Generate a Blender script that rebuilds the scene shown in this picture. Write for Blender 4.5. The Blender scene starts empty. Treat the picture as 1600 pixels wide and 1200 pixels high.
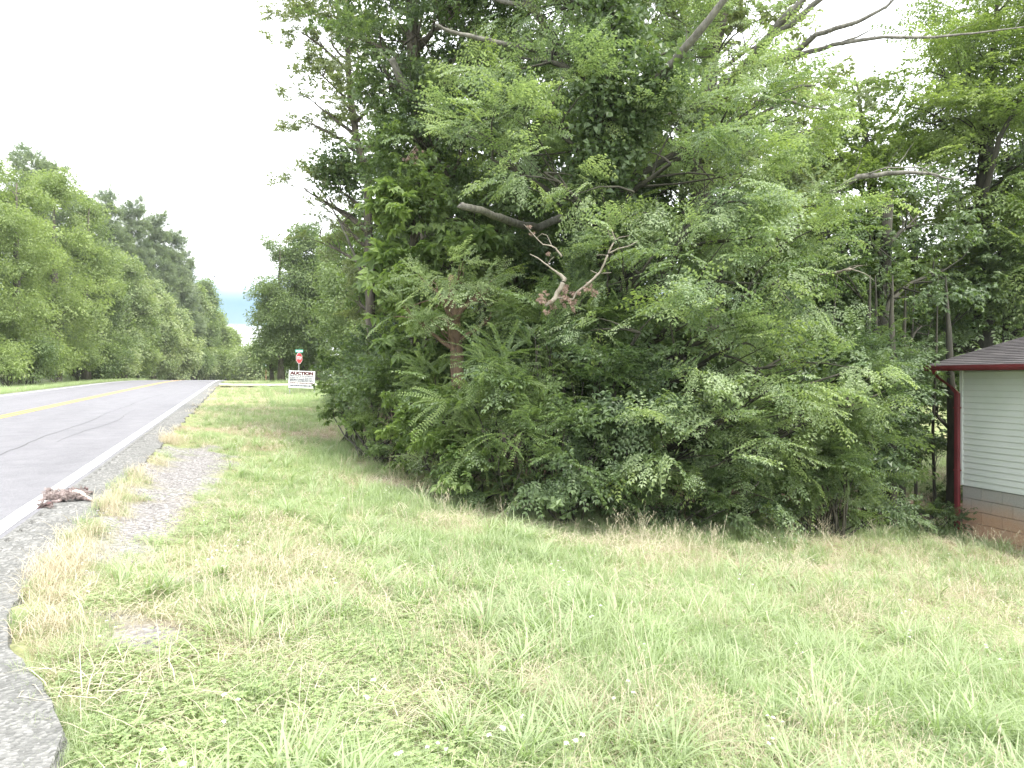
import bpy, bmesh, math, random
import numpy as np
from mathutils import Vector, Matrix, noise as mnoise

# ------------------------------------------------------------------ camera, sky, sun
S = bpy.context.scene
C = S.collection
CZ = 1.2                    # eye height above the road surface beside the camera
F = 1111.0                  # focal length in photo pixels (1600 wide)
cam_d = bpy.data.cameras.new('camera')
cam = bpy.data.objects.new('camera', cam_d); C.objects.link(cam)
cam_d.sensor_width = 36; cam_d.lens = F / 1600 * 36
cam_d.shift_y = -10 / 1600
cam_d.clip_start = 0.05; cam_d.clip_end = 3000
cam.location = (0, 0, CZ); cam.rotation_euler = (math.pi / 2, 0, 0)
S.camera = cam

SUN_EL, SUN_AZ = math.radians(58), math.radians(138)      # azimuth measured from +Y towards +X
world = bpy.data.worlds.new("World"); S.world = world; world.use_nodes = True
nt = world.node_tree; nt.nodes.clear()
N = nt.nodes.new; L = nt.links.new
wo = N('ShaderNodeOutputWorld'); bg = N('ShaderNodeBackground'); bg.inputs[1].default_value = 0.1
sky = N('ShaderNodeTexSky'); sky.sky_type = 'NISHITA'; sky.sun_disc = False
sky.sun_elevation = SUN_EL; sky.sun_rotation = SUN_AZ; sky.air_density = 1.3; sky.dust_density = 1.0
tc = N('ShaderNodeTexCoord'); sep = N('ShaderNodeSeparateXYZ'); L(tc.outputs['Generated'], sep.inputs[0])
mp = N('ShaderNodeMapping'); mp.inputs['Scale'].default_value = (1.6, 1.6, 5.0); mp.inputs['Location'].default_value = (0.35, 0.1, 0.0)
L(tc.outputs['Generated'], mp.inputs[0])
nz = N('ShaderNodeTexNoise'); nz.inputs['Scale'].default_value = 1.6; nz.inputs['Detail'].default_value = 5
L(mp.outputs[0], nz.inputs[0])
# cloud deck: solid above ~8 degrees, a broken strip of blue lower down, pale haze at the very horizon
band = N('ShaderNodeMapRange'); band.inputs[1].default_value = 0.095; band.inputs[2].default_value = 0.155; band.interpolation_type = 'SMOOTHSTEP'
L(sep.outputs[2], band.inputs[0])
low = N('ShaderNodeMapRange'); low.inputs[1].default_value = 0.072; low.inputs[2].default_value = 0.062; low.interpolation_type = 'SMOOTHSTEP'
L(sep.outputs[2], low.inputs[0])
nr = N('ShaderNodeMapRange'); nr.inputs[1].default_value = 0.56; nr.inputs[2].default_value = 0.72; nr.inputs[4].default_value = 0.9
L(nz.outputs[0], nr.inputs[0])
mx1 = N('ShaderNodeMath'); mx1.operation = 'MAXIMUM'; L(band.outputs[0], mx1.inputs[0]); L(low.outputs[0], mx1.inputs[1])
mx2 = N('ShaderNodeMath'); mx2.operation = 'MAXIMUM'; L(mx1.outputs[0], mx2.inputs[0]); L(nr.outputs[0], mx2.inputs[1])
cl = N('ShaderNodeMix'); cl.data_type = 'RGBA'
dim = N('ShaderNodeMix'); dim.data_type = 'RGBA'; dim.blend_type = 'MULTIPLY'; dim.inputs[0].default_value = 1; dim.inputs[7].default_value = (.27, .40, .58, 1); L(sky.outputs[0], dim.inputs[6])
L(mx2.outputs[0], cl.inputs[0]); L(dim.outputs[2], cl.inputs[6]); cl.inputs[7].default_value = (9.2, 9.5, 9.8, 1)
L(cl.outputs[2], bg.inputs[0]); L(bg.outputs[0], wo.inputs[0])

sun_d = bpy.data.lights.new('sun', 'SUN'); sun_d.energy = 2.0; sun_d.angle = math.radians(10); sun_d.color = (1, .955, .88)
sun = bpy.data.objects.new('sun', sun_d); C.objects.link(sun)
sd = Vector((math.cos(SUN_EL) * math.sin(SUN_AZ), math.cos(SUN_EL) * math.cos(SUN_AZ), math.sin(SUN_EL)))
sun.rotation_euler = sd.to_track_quat('Z', 'Y').to_euler()

S.view_settings.view_transform = 'Standard'; S.view_settings.look = 'None'
S.view_settings.exposure = 1.62; S.view_settings.gamma = 1
S.render.engine = 'CYCLES'
cy = S.cycles
cy.max_bounces = 7; cy.diffuse_bounces = 4; cy.glossy_bounces = 2; cy.transmission_bounces = 4; cy.transparent_max_bounces = 4
cy.caustics_reflective = False; cy.caustics_refractive = False
cy.use_denoising = True; cy.sample_clamp_indirect = 6

rng = np.random.default_rng(7); random.seed(7)

# ------------------------------------------------------------------ helpers
def tag(o, label=None, cat=None, group=None, kind=None):
    if label: o['label'] = label
    if cat: o['category'] = cat
    if group: o['group'] = group
    if kind: o['kind'] = kind
    return o
def empty(name, loc):
    o = bpy.data.objects.new(name, None); C.objects.link(o); o.location = loc; o.empty_display_size = .2
    return o
def link(name, me, parent=None, mat=None):
    o = bpy.data.objects.new(name, me); C.objects.link(o)
    if parent is not None:
        o.parent = parent
        o.location = -Vector(parent.location)          # meshes are written in world coordinates
    if mat: me.materials.append(mat)
    return o
class MB:
    def __init__(s): s.v = []; s.f = []
    def add(s, v, f):
        n = len(s.v); s.v += [tuple(p) for p in v]; s.f += [tuple(i + n for i in q) for q in f]
    def tube(s, pts, rad, n=7, cap=True, rough=0.0):
        pts = [Vector(p) for p in pts]; rings = []
        up = Vector((.13, .21, .97))
        b = len(s.v)
        for i, p in enumerate(pts):
            t = (pts[min(i + 1, len(pts) - 1)] - pts[max(i - 1, 0)])
            if t.length < 1e-6: t = Vector((0, 0, 1))
            t.normalize()
            a = t.cross(up if abs(t.dot(up)) < .95 else Vector((1, 0, 0))).normalized(); c = t.cross(a)
            for k in range(n):
                w = 2 * math.pi * k / n
                r = rad[i] * (1 + rough * (random.random() - .5))
                s.v.append(tuple(p + (a * math.cos(w) + c * math.sin(w)) * r))
        for i in range(len(pts) - 1):
            for k in range(n):
                k2 = (k + 1) % n
                s.f.append((b + i * n + k, b + i * n + k2, b + (i + 1) * n + k2, b + (i + 1) * n + k))
        if cap:
            s.f.append(tuple(b + k for k in reversed(range(n))))
            s.f.append(tuple(b + (len(pts) - 1) * n + k for k in range(n)))
    def box(s, c, ex, ey, ez):
        """box from centre and three half-extent vectors"""
        c, ex, ey, ez = map(Vector, (c, ex, ey, ez)); v = []
        for i in (-1, 1):
            for j in (-1, 1):
                for k in (-1, 1): v.append(c + ex * i + ey * j + ez * k)
        s.add(v, [(0, 1, 3, 2), (4, 6, 7, 5), (0, 4, 5, 1), (2, 3, 7, 6), (0, 2, 6, 4), (1, 5, 7, 3)])
    def mesh(s, name, smooth=False):
        me = bpy.data.meshes.new(name); me.from_pydata(s.v, [], s.f); me.update()
        if smooth: me.polygons.foreach_set('use_smooth', [True] * len(me.polygons))
        return me
    def build(s, name, mat, parent=None, smooth=False, bevel=0):
        o = link(name, s.mesh(name, smooth), parent, mat)
        if bevel:
            m = o.modifiers.new('bevel', 'BEVEL'); m.width = bevel; m.segments = 1; m.limit_method = 'ANGLE'
        return o

def P(px, py, Y):
    return Vector(((px - 800) / F * Y, Y, CZ + (590 - py) / F * Y))
def ss(a, b, x):
    t = np.clip((np.asarray(x, float) - a) / (b - a), 0, 1); return t * t * (3 - 2 * t)
RX, RY = .9323, .3616          # unit vector to the right of the road; (-RY, RX) runs along it
def SD(x, y): return x * RX + y * RY, -x * RY + y * RX
def XY(s, d): return s * RX - d * RY, s * RY + d * RX

def vnoise(x, y, sc=1.0, seed=0.0):
    """cheap smooth value noise on arrays, 0..1"""
    x = np.asarray(x, float) / sc + 31.7 * seed; y = np.asarray(y, float) / sc - 17.3 * seed
    xi = np.floor(x); yi = np.floor(y); fx = x - xi; fy = y - yi
    fx = fx * fx * (3 - 2 * fx); fy = fy * fy * (3 - 2 * fy)
    def h(a, b):
        v = np.sin(a * 127.1 + b * 311.7) * 43758.5453; return v - np.floor(v)
    return (h(xi, yi) * (1 - fx) + h(xi + 1, yi) * fx) * (1 - fy) + (h(xi, yi + 1) * (1 - fx) + h(xi + 1, yi + 1) * fx) * fy

def zroad(d):
    d = np.asarray(d, float)
    a = .0144 * d
    t = np.clip(d - 52, 0, None)
    b = a - .0144 * t - 0 + np.where(t > 0, .0144 * t - .00027 * t * t, 0)     # eases over a crest near 78 m
    t2 = np.clip(d - 110, 0, None)
    b = b + np.where(d > 110, .00027 * t2 * t2 + 0 * t2, 0)
    return b
def ground(x, y):
    x = np.asarray(x, float); y = np.asarray(y, float)
    s, d = SD(x, y)
    z = zroad(d)
    t = np.clip(s + 1.1, 0, None)
    k = .124 * (1 - ss(9, 27, d))
    drop = np.where(t < 13.5, k * t, k * 13.5)
    drop = drop + .07 * ss(0, .25, t) * (.25 + .75 * ss(3.2, 6, d))
    right = z - drop + (vnoise(x, y, 1.1, 1) - .5) * .06 * ss(.3, 2, t)
    tl = np.clip(-9.0 - s, 0, None)
    left = z - .12 * ss(0, 1.5, tl) + ss(3.5, 16, tl) * 1.0
    return np.where(s > -1.1, right, np.where(s < -9.0, left, z))
def G(px, py):
    """where the ray through a photo pixel meets the ground"""
    lo = .8
    prev = lo
    for i in range(4000):
        Y = lo * (1.004 ** i)
        p = P(px, py, Y)
        if p.z < float(ground(p.x, p.y)): return Vector((p.x, p.y, float(ground(p.x, p.y))))
        if Y > 400: break
    return P(px, py, 100)
def onground(x, y): return Vector((x, y, float(ground(x, y))))

# ------------------------------------------------------------------ materials
def mat(name):
    m = bpy.data.materials.new(name); m.use_nodes = True
    t = m.node_tree; b = t.nodes['Principled BSDF']
    return m, t, b
def node(t, kind, **kw):
    n = t.nodes.new(kind)
    for k, v in kw.items():
        if k.startswith('i_'): n.inputs[int(k[2:]) if k[2:].isdigit() else k[2:]].default_value = v
        else: setattr(n, k, v)
    return n
def noise_tex(t, scale, detail=4, rough=.6, coord='Object', vec=None, mapping=None):
    n = node(t, 'ShaderNodeTexNoise'); n.inputs['Scale'].default_value = scale
    n.inputs['Detail'].default_value = detail; n.inputs['Roughness'].default_value = rough
    if vec is None:
        c = node(t, 'ShaderNodeTexCoord'); vec = c.outputs[coord]
    if mapping:
        m = node(t, 'ShaderNodeMapping'); m.inputs['Scale'].default_value = mapping; t.links.new(vec, m.inputs[0]); vec = m.outputs[0]
    t.links.new(vec, n.inputs['Vector'])
    return n
def ramp(t, src, stops):
    r = node(t, 'ShaderNodeValToRGB'); e = r.color_ramp.elements
    while len(e) < len(stops): e.new(.5)
    for el, (p, c) in zip(e, stops): el.position = p; el.color = (*c, 1)
    t.links.new(src, r.inputs[0]); return r
def mix(t, fac, a, b, mode='MIX'):
    m = node(t, 'ShaderNodeMix', data_type='RGBA', blend_type=mode)
    for i, v in ((0, fac), (6, a), (7, b)):
        if hasattr(v, 'links') or isinstance(v, bpy.types.NodeSocket): t.links.new(v, m.inputs[i])
        elif i == 0: m.inputs[0].default_value = v
        else: m.inputs[i].default_value = (*v, 1)
    return m.outputs[2]
def bump(t, b, src, strength=.5, dist=.01):
    n = node(t, 'ShaderNodeBump'); n.inputs['Strength'].default_value = strength; n.inputs['Distance'].default_value = dist
    t.links.new(src, n.inputs['Height']); t.links.new(n.outputs[0], b.inputs['Normal'])

def plain(name, col, rough=.6, var=.15, scale=6, spec=.4, bumps=0):
    m, t, b = mat(name)
    n = noise_tex(t, scale)
    lo = tuple(c * (1 - var) for c in col); hi = tuple(min(1, c * (1 + var)) for c in col)
    r = ramp(t, n.outputs[0], [(.3, lo), (.7, hi)])
    t.links.new(r.outputs[0], b.inputs['Base Color']); b.inputs['Roughness'].default_value = rough
    b.inputs['Specular IOR Level'].default_value = spec
    if bumps: bump(t, b, n.outputs[0], .5, bumps)
    return m

def leaf_mat(name, dark, light, trans=.35, rough=.5, back=None, spec=.35):
    """foliage colour varies per spray (instance attribute 'tint') and per leaf (uv-free attribute 'lv' on the leaf mesh)"""
    m, t, b = mat(name)
    a1 = node(t, 'ShaderNodeAttribute', attribute_type='INSTANCER', attribute_name='tint')
    a2 = node(t, 'ShaderNodeAttribute', attribute_type='GEOMETRY', attribute_name='lv')
    ad = node(t, 'ShaderNodeMath', operation='MULTIPLY_ADD'); t.links.new(a2.outputs['Fac'], ad.inputs[0]); ad.inputs[1].default_value = .45
    sc = node(t, 'ShaderNodeMath', operation='MULTIPLY'); t.links.new(a1.outputs['Fac'], sc.inputs[0]); sc.inputs[1].default_value = .55
    t.links.new(sc.outputs[0], ad.inputs[2])
    r = ramp(t, ad.outputs[0], [(0, dark), (1, light)])
    t.links.new(r.outputs[0], b.inputs['Base Color']); b.inputs['Roughness'].default_value = rough
    b.inputs['Specular IOR Level'].default_value = spec
    tr = node(t, 'ShaderNodeBsdfTranslucent')
    h = node(t, 'ShaderNodeMix', data_type='RGBA', blend_type='MULTIPLY'); h.inputs[0].default_value = 1
    t.links.new(r.outputs[0], h.inputs[6]); h.inputs[7].default_value = (1.35, 1.45, .65, 1) if back is None else (*back, 1)
    t.links.new(h.outputs[2], tr.inputs[0])
    ms = node(t, 'ShaderNodeMixShader'); ms.inputs[0].default_value = trans
    t.links.new(b.outputs[0], ms.inputs[1]); t.links.new(tr.outputs[0], ms.inputs[2])
    t.links.new(ms.outputs[0], t.nodes['Material Output'].inputs[0])
    return m
LM = {
 'elm':    leaf_mat('elm_leaf', (.155, .225, .12), (.41, .485, .29), .42, .45, spec=.5),
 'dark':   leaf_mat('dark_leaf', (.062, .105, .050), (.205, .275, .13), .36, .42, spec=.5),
 'oak':    leaf_mat('oak_leaf', (.14, .175, .095), (.34, .38, .22), .38),
 'broad':  leaf_mat('broad_leaf', (.095, .155, .06), (.26, .34, .13), .38),
 'yellow': leaf_mat('backlit_leaf', (.125, .185, .065), (.32, .39, .155), .45),  # yellow-green glow of light through the leaves is put into the colour
 'privet': leaf_mat('privet_leaf', (.068, .115, .05), (.24, .31, .125), .36, .42),
 'far':    leaf_mat('far_leaf', (.125, .18, .075), (.33, .40, .175), .4),
 'fardk':  leaf_mat('far_dark_leaf', (.080, .13, .058), (.235, .30, .135), .35),
 'pine':   leaf_mat('pine_needle', (.13, .18, .12), (.30, .35, .24), .3),
 'bloom':  leaf_mat('pale_flowering_leaf', (.16, .23, .10), (.46, .50, .31), .35),
 'brown':  leaf_mat('dead_leaf', (.26, .18, .15), (.50, .38, .32), .2, back=(1, .8, .6)),
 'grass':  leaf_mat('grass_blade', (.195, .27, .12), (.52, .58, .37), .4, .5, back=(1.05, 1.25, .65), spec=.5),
 'straw':  leaf_mat('dry_grass_blade', (.42, .36, .245), (.74, .68, .54), .3, .6, back=(1, .95, .8)),
 'clover': leaf_mat('clover_leaf', (.18, .26, .11), (.44, .52, .27), .35),
}
def bark(name, lo, hi, sc=9):
    m, t, b = mat(name)
    n = noise_tex(t, sc, 8, .7, mapping=(1, 1, .25)); n2 = noise_tex(t, 1.3, 3)
    r = ramp(t, n.outputs[0], [(.35, lo), (.68, hi)])
    c = mix(t, n2.outputs[0], r.outputs[0], (.12, .14, .09), 'MIX')
    t.links.new(mix(t, .75, c, r.outputs[0]), b.inputs['Base Color']); b.inputs['Roughness'].default_value = .9
    bump(t, b, n.outputs[0], .9, .02); return m
BARK = bark('grey_brown_bark', (.045, .038, .030), (.17, .145, .12))
BARKB = bark('red_brown_bark', (.08, .045, .030), (.25, .16, .11))
BARKL = bark('pale_dead_wood', (.17, .14, .11), (.44, .39, .33), 14)
BARKG = bark('pale_grey_limb_bark', (.085, .078, .07), (.28, .26, .235), 14)
BARKD = bark('dark_bark', (.022, .020, .016), (.075, .065, .05))

# ------------------------------------------------------------------ ground mesh
def axis(lo, hi, fine_lo, fine_hi, step, grow=1.14):
    a = list(np.arange(fine_lo, fine_hi + 1e-6, step))
    st = step; v = a[-1]
    while v < hi: st *= grow; v += st; a.append(v)
    st = step; v = a[0]
    while v > lo: st *= grow; v -= st; a.insert(0, v)
    return np.array(a)
def edge_s(d):
    """s of the ragged right edge of the asphalt"""
    d = np.asarray(d, float)
    e = -1.10 + .06 * (vnoise(d, d * 0, .35, 3) - .5) + .05 * (vnoise(d, d * 0, 1.3, 4) - .5) + .05 * (vnoise(d, d * 0, .09, 5) - .5) * (1 - ss(6, 9, d))
    return e + .54 * (1 - ss(2.3, 4.3, d)) + .07 * (1 - ss(4.2, 5.6, d))
GP = [G(*p) for p in ((246, 712), (262, 700), (335, 696), (364, 712), (355, 765), (322, 800), (262, 838), (205, 862), (138, 862), (156, 806), (205, 745))]
GP = np.array([(p.x, p.y) for p in GP])
def poly_dist(x, y, Q):
    """signed-ish mask: >0 inside polygon, distance to its edge"""
    x = np.asarray(x, float); y = np.asarray(y, float)
    ins = np.zeros(x.shape, bool); dmin = np.full(x.shape, 1e9)
    n = len(Q)
    for i in range(n):
        x1, y1 = Q[i]; x2, y2 = Q[(i + 1) % n]
        c = ((y1 > y) != (y2 > y)) & (x < (x2 - x1) * (y - y1) / (y2 - y1 + 1e-12) + x1)
        ins ^= c
        tx, ty = x2 - x1, y2 - y1
        t = np.clip(((x - x1) * tx + (y - y1) * ty) / (tx * tx + ty * ty), 0, 1)
        dmin = np.minimum(dmin, np.hypot(x - x1 - t * tx, y - y1 - t * ty))
    return np.where(ins, dmin, -dmin)
SMALL = [(G(178, 876), .22), (G(225, 1000), .26), (G(190, 960), .16), (G(275, 905), .16), (G(140, 900), .14)]
def gravelness(x, y):
    g = poly_dist(x, y, GP) * 2.2 + (vnoise(x, y, .35, 5) - .5) * 1.2 + (vnoise(x, y, .12, 6) - .5) * .7
    for p, r in SMALL:
        g = np.maximum(g, (r - np.hypot(x - p.x, y - p.y)) * 4 + (vnoise(x, y, .15, 8) - .5) * .9)
    return np.clip(g * 1.2 + .3, 0, 1)
# tree line: grass to the near side, leaf litter beyond
TL = [G(*p) for p in ((520, 622), (560, 682), (625, 712), (700, 748), (790, 775), (860, 797), (960, 806), (1080, 812), (1200, 818), (1320, 824), (1420, 826), (1490, 829))]
TLP = np.array([(p.x, p.y) for p in TL])
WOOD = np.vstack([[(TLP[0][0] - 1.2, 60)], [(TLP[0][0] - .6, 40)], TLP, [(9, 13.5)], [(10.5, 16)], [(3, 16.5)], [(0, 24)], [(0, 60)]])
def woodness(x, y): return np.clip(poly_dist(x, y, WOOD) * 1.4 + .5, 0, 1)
DRY = [(G(1330, 930), 1.3, .9), (G(1560, 950), 1.0, .9), (G(520, 900), .5, .9), (G(400, 880), .5, .8), (G(320, 1010), .30, 1.), (G(640, 1120), .3, .9), (G(760, 1060), .25, .9),
       (G(1180, 1170), .3, .9), (G(930, 1130), .2, .8), (G(1000, 860), .8, .5), (G(700, 820), .6, .6), (G(480, 1060), .18, .9), (G(1480, 870), 1.3, .5), (G(600, 760), .6, .6), (G(500, 680), 1.0, .6)]
def dryness(x, y):
    v = (vnoise(x, y, .9, 11) * .6 + vnoise(x, y, .33, 12) * .4) - .45
    for p, r, a in DRY:
        dd = np.hypot(x - p.x, (y - p.y)) / r
        v = v + a * np.exp(-dd * dd) * 1.0
    return np.clip(v * 2.0 + .06, 0, 1)

gx = axis(-420, 420, -6, 13, .14); gy = axis(-60, 600, .2, 22, .14)
X, Y_ = np.meshgrid(gx, gy); Z = ground(X, Y_)
s_, d_ = SD(X, Y_)
under = (s_ < edge_s(d_)) & (s_ > -9.25) & (d_ < 400)
Z = np.where(under, zroad(d_) - .07, Z)
far_mask = np.hypot(X, Y_) > 200
Z = np.where(far_mask, Z - 0, Z)
nx, ny = len(gx), len(gy)
me = bpy.data.meshes.new('ground')
verts = np.stack([X.ravel(), Y_.ravel(), Z.ravel()], 1)
ii = (np.arange(ny - 1)[:, None] * nx + np.arange(nx - 1)[None]).ravel()
quads = np.stack([ii, ii + 1, ii + nx + 1, ii + nx], 1)
me.from_pydata(verts.tolist(), [], quads.tolist()); me.update()
me.polygons.foreach_set('use_smooth', np.ones(len(quads), bool))
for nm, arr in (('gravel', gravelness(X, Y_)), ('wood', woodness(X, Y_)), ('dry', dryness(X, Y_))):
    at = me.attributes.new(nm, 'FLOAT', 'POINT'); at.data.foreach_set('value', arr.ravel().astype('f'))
gm, t, b = mat('lawn_soil')
n1 = noise_tex(t, 14, 6, .7); n2 = noise_tex(t, 1.1, 4)
gr = ramp(t, n1.outputs[0], [(.3, (.12, .15, .06)), (.55, (.25, .29, .12)), (.75, (.37, .37, .21))])
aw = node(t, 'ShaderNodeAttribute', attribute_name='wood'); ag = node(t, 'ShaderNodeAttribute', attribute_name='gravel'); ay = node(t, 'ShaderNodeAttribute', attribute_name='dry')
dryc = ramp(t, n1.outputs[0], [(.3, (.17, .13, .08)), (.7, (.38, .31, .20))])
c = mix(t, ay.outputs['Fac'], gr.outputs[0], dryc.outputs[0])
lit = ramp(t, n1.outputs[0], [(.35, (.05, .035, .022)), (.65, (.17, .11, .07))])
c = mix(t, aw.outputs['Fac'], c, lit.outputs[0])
vo = node(t, 'ShaderNodeTexVoronoi'); vo.inputs['Scale'].default_value = 42; tcn = node(t, 'ShaderNodeTexCoord'); t.links.new(tcn.outputs['Object'], vo.inputs['Vector'])
st = ramp(t, vo.outputs['Color'], [(0, (.10, .095, .09)), (.5, (.23, .215, .21)), (1, (.40, .385, .38))])
c = mix(t, ag.outputs['Fac'], c, st.outputs[0])
t.links.new(c, b.inputs['Base Color']); b.inputs['Roughness'].default_value = .95
bump(t, b, vo.outputs['Distance'], .5, .012)
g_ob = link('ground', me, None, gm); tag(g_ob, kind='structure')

# ------------------------------------------------------------------ road
def strip(name, s0, s1, d0, d1, lift, m, step=.5, jag=False, cols=1, kind='structure'):
    ds = np.arange(d0, d1 + 1e-6, step); v = []; f = []
    sfun0 = s0 if callable(s0) else (lambda d: s0 + 0 * d); sfun1 = s1 if callable(s1) else (lambda d: s1 + 0 * d)
    a0 = sfun0(ds); a1 = sfun1(ds); z = zroad(ds)
    for i, d in enumerate(ds):
        for k in range(cols + 1):
            s = a0[i] + (a1[i] - a0[i]) * k / cols
            x, y = XY(s, d); v.append((x, y, z[i] + lift))
    w = cols + 1
    for i in range(len(ds) - 1):
        for k in range(cols): f.append((i * w + k, i * w + k + 1, (i + 1) * w + k + 1, (i + 1) * w + k))
    me = bpy.data.meshes.new(name); me.from_pydata(v, [], f); me.update()
    o = link(name, me, None, m); return tag(o, kind=kind) if kind else o

rm, t, b = mat('worn_asphalt')
tcn = node(t, 'ShaderNodeTexCoord')
rot = node(t, 'ShaderNodeMapping'); rot.inputs['Rotation'].default_value = (0, 0, -math.atan2(RY, RX)); t.links.new(tcn.outputs['Object'], rot.inputs[0])
fine = node(t, 'ShaderNodeTexVoronoi'); fine.inputs['Scale'].default_value = 75; t.links.new(rot.outputs[0], fine.inputs['Vector'])
fr = ramp(t, fine.outputs['Color'], [(0, (.09, .09, .10)), (.45, (.15, .147, .16)), (1, (.29, .28, .29))])
big = noise_tex(t, .9, 5, .6, vec=rot.outputs[0], mapping=(1.4, .12, 1)); mid = noise_tex(t, 2.5, 6, .65, vec=rot.outputs[0])
c = mix(t, .55, fr.outputs[0], ramp(t, big.outputs[0], [(.3, (.135, .132, .15)), (.7, (.205, .20, .224))]).outputs[0])
c = mix(t, .30, c, ramp(t, mid.outputs[0], [(.3, (.15, .148, .16)), (.75, (.32, .315, .325))]).outputs[0])
t.links.new(c, b.inputs['Base Color']); b.inputs['Roughness'].default_value = .8
bump(t, b, fine.outputs['Distance'], .55, .008)
shm, t, b = mat('coarse_shoulder_asphalt')
tcn = node(t, 'ShaderNodeTexCoord')
fine = node(t, 'ShaderNodeTexVoronoi'); fine.inputs['Scale'].default_value = 60; t.links.new(tcn.outputs['Object'], fine.inputs['Vector'])
fr = ramp(t, fine.outputs['Color'], [(0, (.07, .07, .067)), (.5, (.165, .165, .16)), (1, (.40, .39, .375))])
mid = noise_tex(t, 3.0, 6, .65)
c = mix(t, .4, fr.outputs[0], ramp(t, mid.outputs[0], [(.3, (.12, .12, .112)), (.75, (.26, .255, .24))]).outputs[0])
t.links.new(c, b.inputs['Base Color']); b.inputs['Roughness'].default_value = .85
bump(t, b, fine.outputs['Distance'], .9, .012)

strip('road', -9.1, -1.52, -40, 232, 0, rm, 1.0, cols=6)
# paved shoulder with the milled rumble grooves and a ragged, thick outer edge
def shoulder():
    ds = np.concatenate([np.arange(-6, 1, .25), np.arange(1, 42, .0375), np.arange(42, 232, 1.0)])
    cols = np.array([0, .10, .13, .48, .52, 1.0])
    e = edge_s(ds); z = zroad(ds); v = []; f = []
    ph = (ds % .30) / .30
    gro = np.where((ds > 1) & (ds < 42), -.032 * np.exp(-((ph - .5) / .17) ** 2), 0)
    for i, d in enumerate(ds):
        for k, cfr in enumerate(cols):
            s = -1.52 + (e[i] + 1.52) * cfr
            if k in (2, 3): s = -1.52 + (.05 if k == 2 else .30)
            elif k == 1: s = -1.52 + .035
            elif k == 4: s = -1.52 + .32
            x, y = XY(s, d); v.append((x, y, z[i] + (gro[i] if k in (2, 3) else 0) - (.012 if k == 5 else 0)))
        x, y = XY(e[i] + .03, d); v.append((x, y, z[i] - .10))
    w = len(cols) + 1
    for i in range(len(ds) - 1):
        for k in range(w - 1): f.append((i * w + k, i * w + k + 1, (i + 1) * w + k + 1, (i + 1) * w + k))
    me = bpy.data.meshes.new('road_shoulder'); me.from_pydata(v, [], f); me.update()
    tag(link('road_shoulder', me, None, shm), kind='structure')
shoulder()
def paint(name, col, wear):
    m, t, b = mat(name)
    n = noise_tex(t, 30, 6, .75); n2 = noise_tex(t, 2.0, 4, .6)
    ad = node(t, 'ShaderNodeMath', operation='ADD'); t.links.new(n.outputs[0], ad.inputs[0]); t.links.new(n2.outputs[0], ad.inputs[1])
    r = ramp(t, ad.outputs[0], [(wear - .05, (.3, .3, .3)), (wear + .05, col)])
    t.links.new(r.outputs[0], b.inputs['Base Color']); b.inputs['Roughness'].default_value = .7
    return m
pw = paint('white_road_paint', (.80, .80, .80), .80 / 2 + .02); py_ = paint('yellow_road_paint', (.80, .45, .07), .40)
# ColorRamp factor is clamped at 1: halve the sum
for m in (pw, py_):
    for n in m.node_tree.nodes:
        if n.type == 'MATH': 
            mm = m.node_tree.nodes.new('ShaderNodeMath'); mm.operation = 'MULTIPLY'; mm.inputs[1].default_value = .5
            rr = [x for x in m.node_tree.nodes if x.type == 'VALTORGB'][0]
            m.node_tree.links.new(n.outputs[0], mm.inputs[0]); m.node_tree.links.new(mm.outputs[0], rr.inputs[0]); break
wob = lambda s, k: (lambda d: s + .012 * (vnoise(d, d * 0, .25, k) - .5))
strip('road_edge_line', wob(-1.69, 21), wob(-1.56, 22), -6, 232, .004, pw, .25)
strip('road_edge_line', wob(-8.67, 23), wob(-8.56, 24), -6, 232, .004, pw, .5)
strip('road_centre_line', wob(-5.26, 25), wob(-5.16, 26), -6, 232, .004, py_, .5)
strip('road_centre_line', wob(-5.06, 27), wob(-4.96, 28), -6, 232, .004, py_, .5)
# tar-sealed long crack in the near lane
ck = plain('crack_tar', (.10, .10, .105), .7)
def crack(s0, d0, d1, w, seed):
    strip('pavement_crack', lambda d: s0 + .25 * (vnoise(d, d * 0, 3.3, seed) - .5) + .05 * (vnoise(d, d * 0, .4, seed + 1) - .5),
          lambda d: s0 + w * (.4 + vnoise(d, d * 0, .7, seed + 2)) + .25 * (vnoise(d, d * 0, 3.3, seed) - .5) + .05 * (vnoise(d, d * 0, .4, seed + 1) - .5), d0, d1, .003, ck, .12)
crack(-3.0, 6.5, 34, .018, 41); crack(-2.55, 13, 22, .012, 51); crack(-7.4, 14, 40, .015, 61)

# side road joining at the right before the stop sign
def side_road():
    m = plain('pale_side_road', (.50, .48, .45), .9, .15, 3)
    v = []; f = []; n = 30
    for i in range(n + 1):
        s = -1.0 + i * .8
        for dd in (46.5 - .02 * s, 50.5 + .03 * s):
            x, y = XY(s, dd); v.append((x, y, float(ground(x, y)) + .13))
    for i in range(n): f.append((i * 2, i * 2 + 2, i * 2 + 3, i * 2 + 1))
    me = bpy.data.meshes.new('side_road'); me.from_pydata(v, [], f); me.update(); tag(link('side_road', me, None, m), kind='structure')
side_road()

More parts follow.
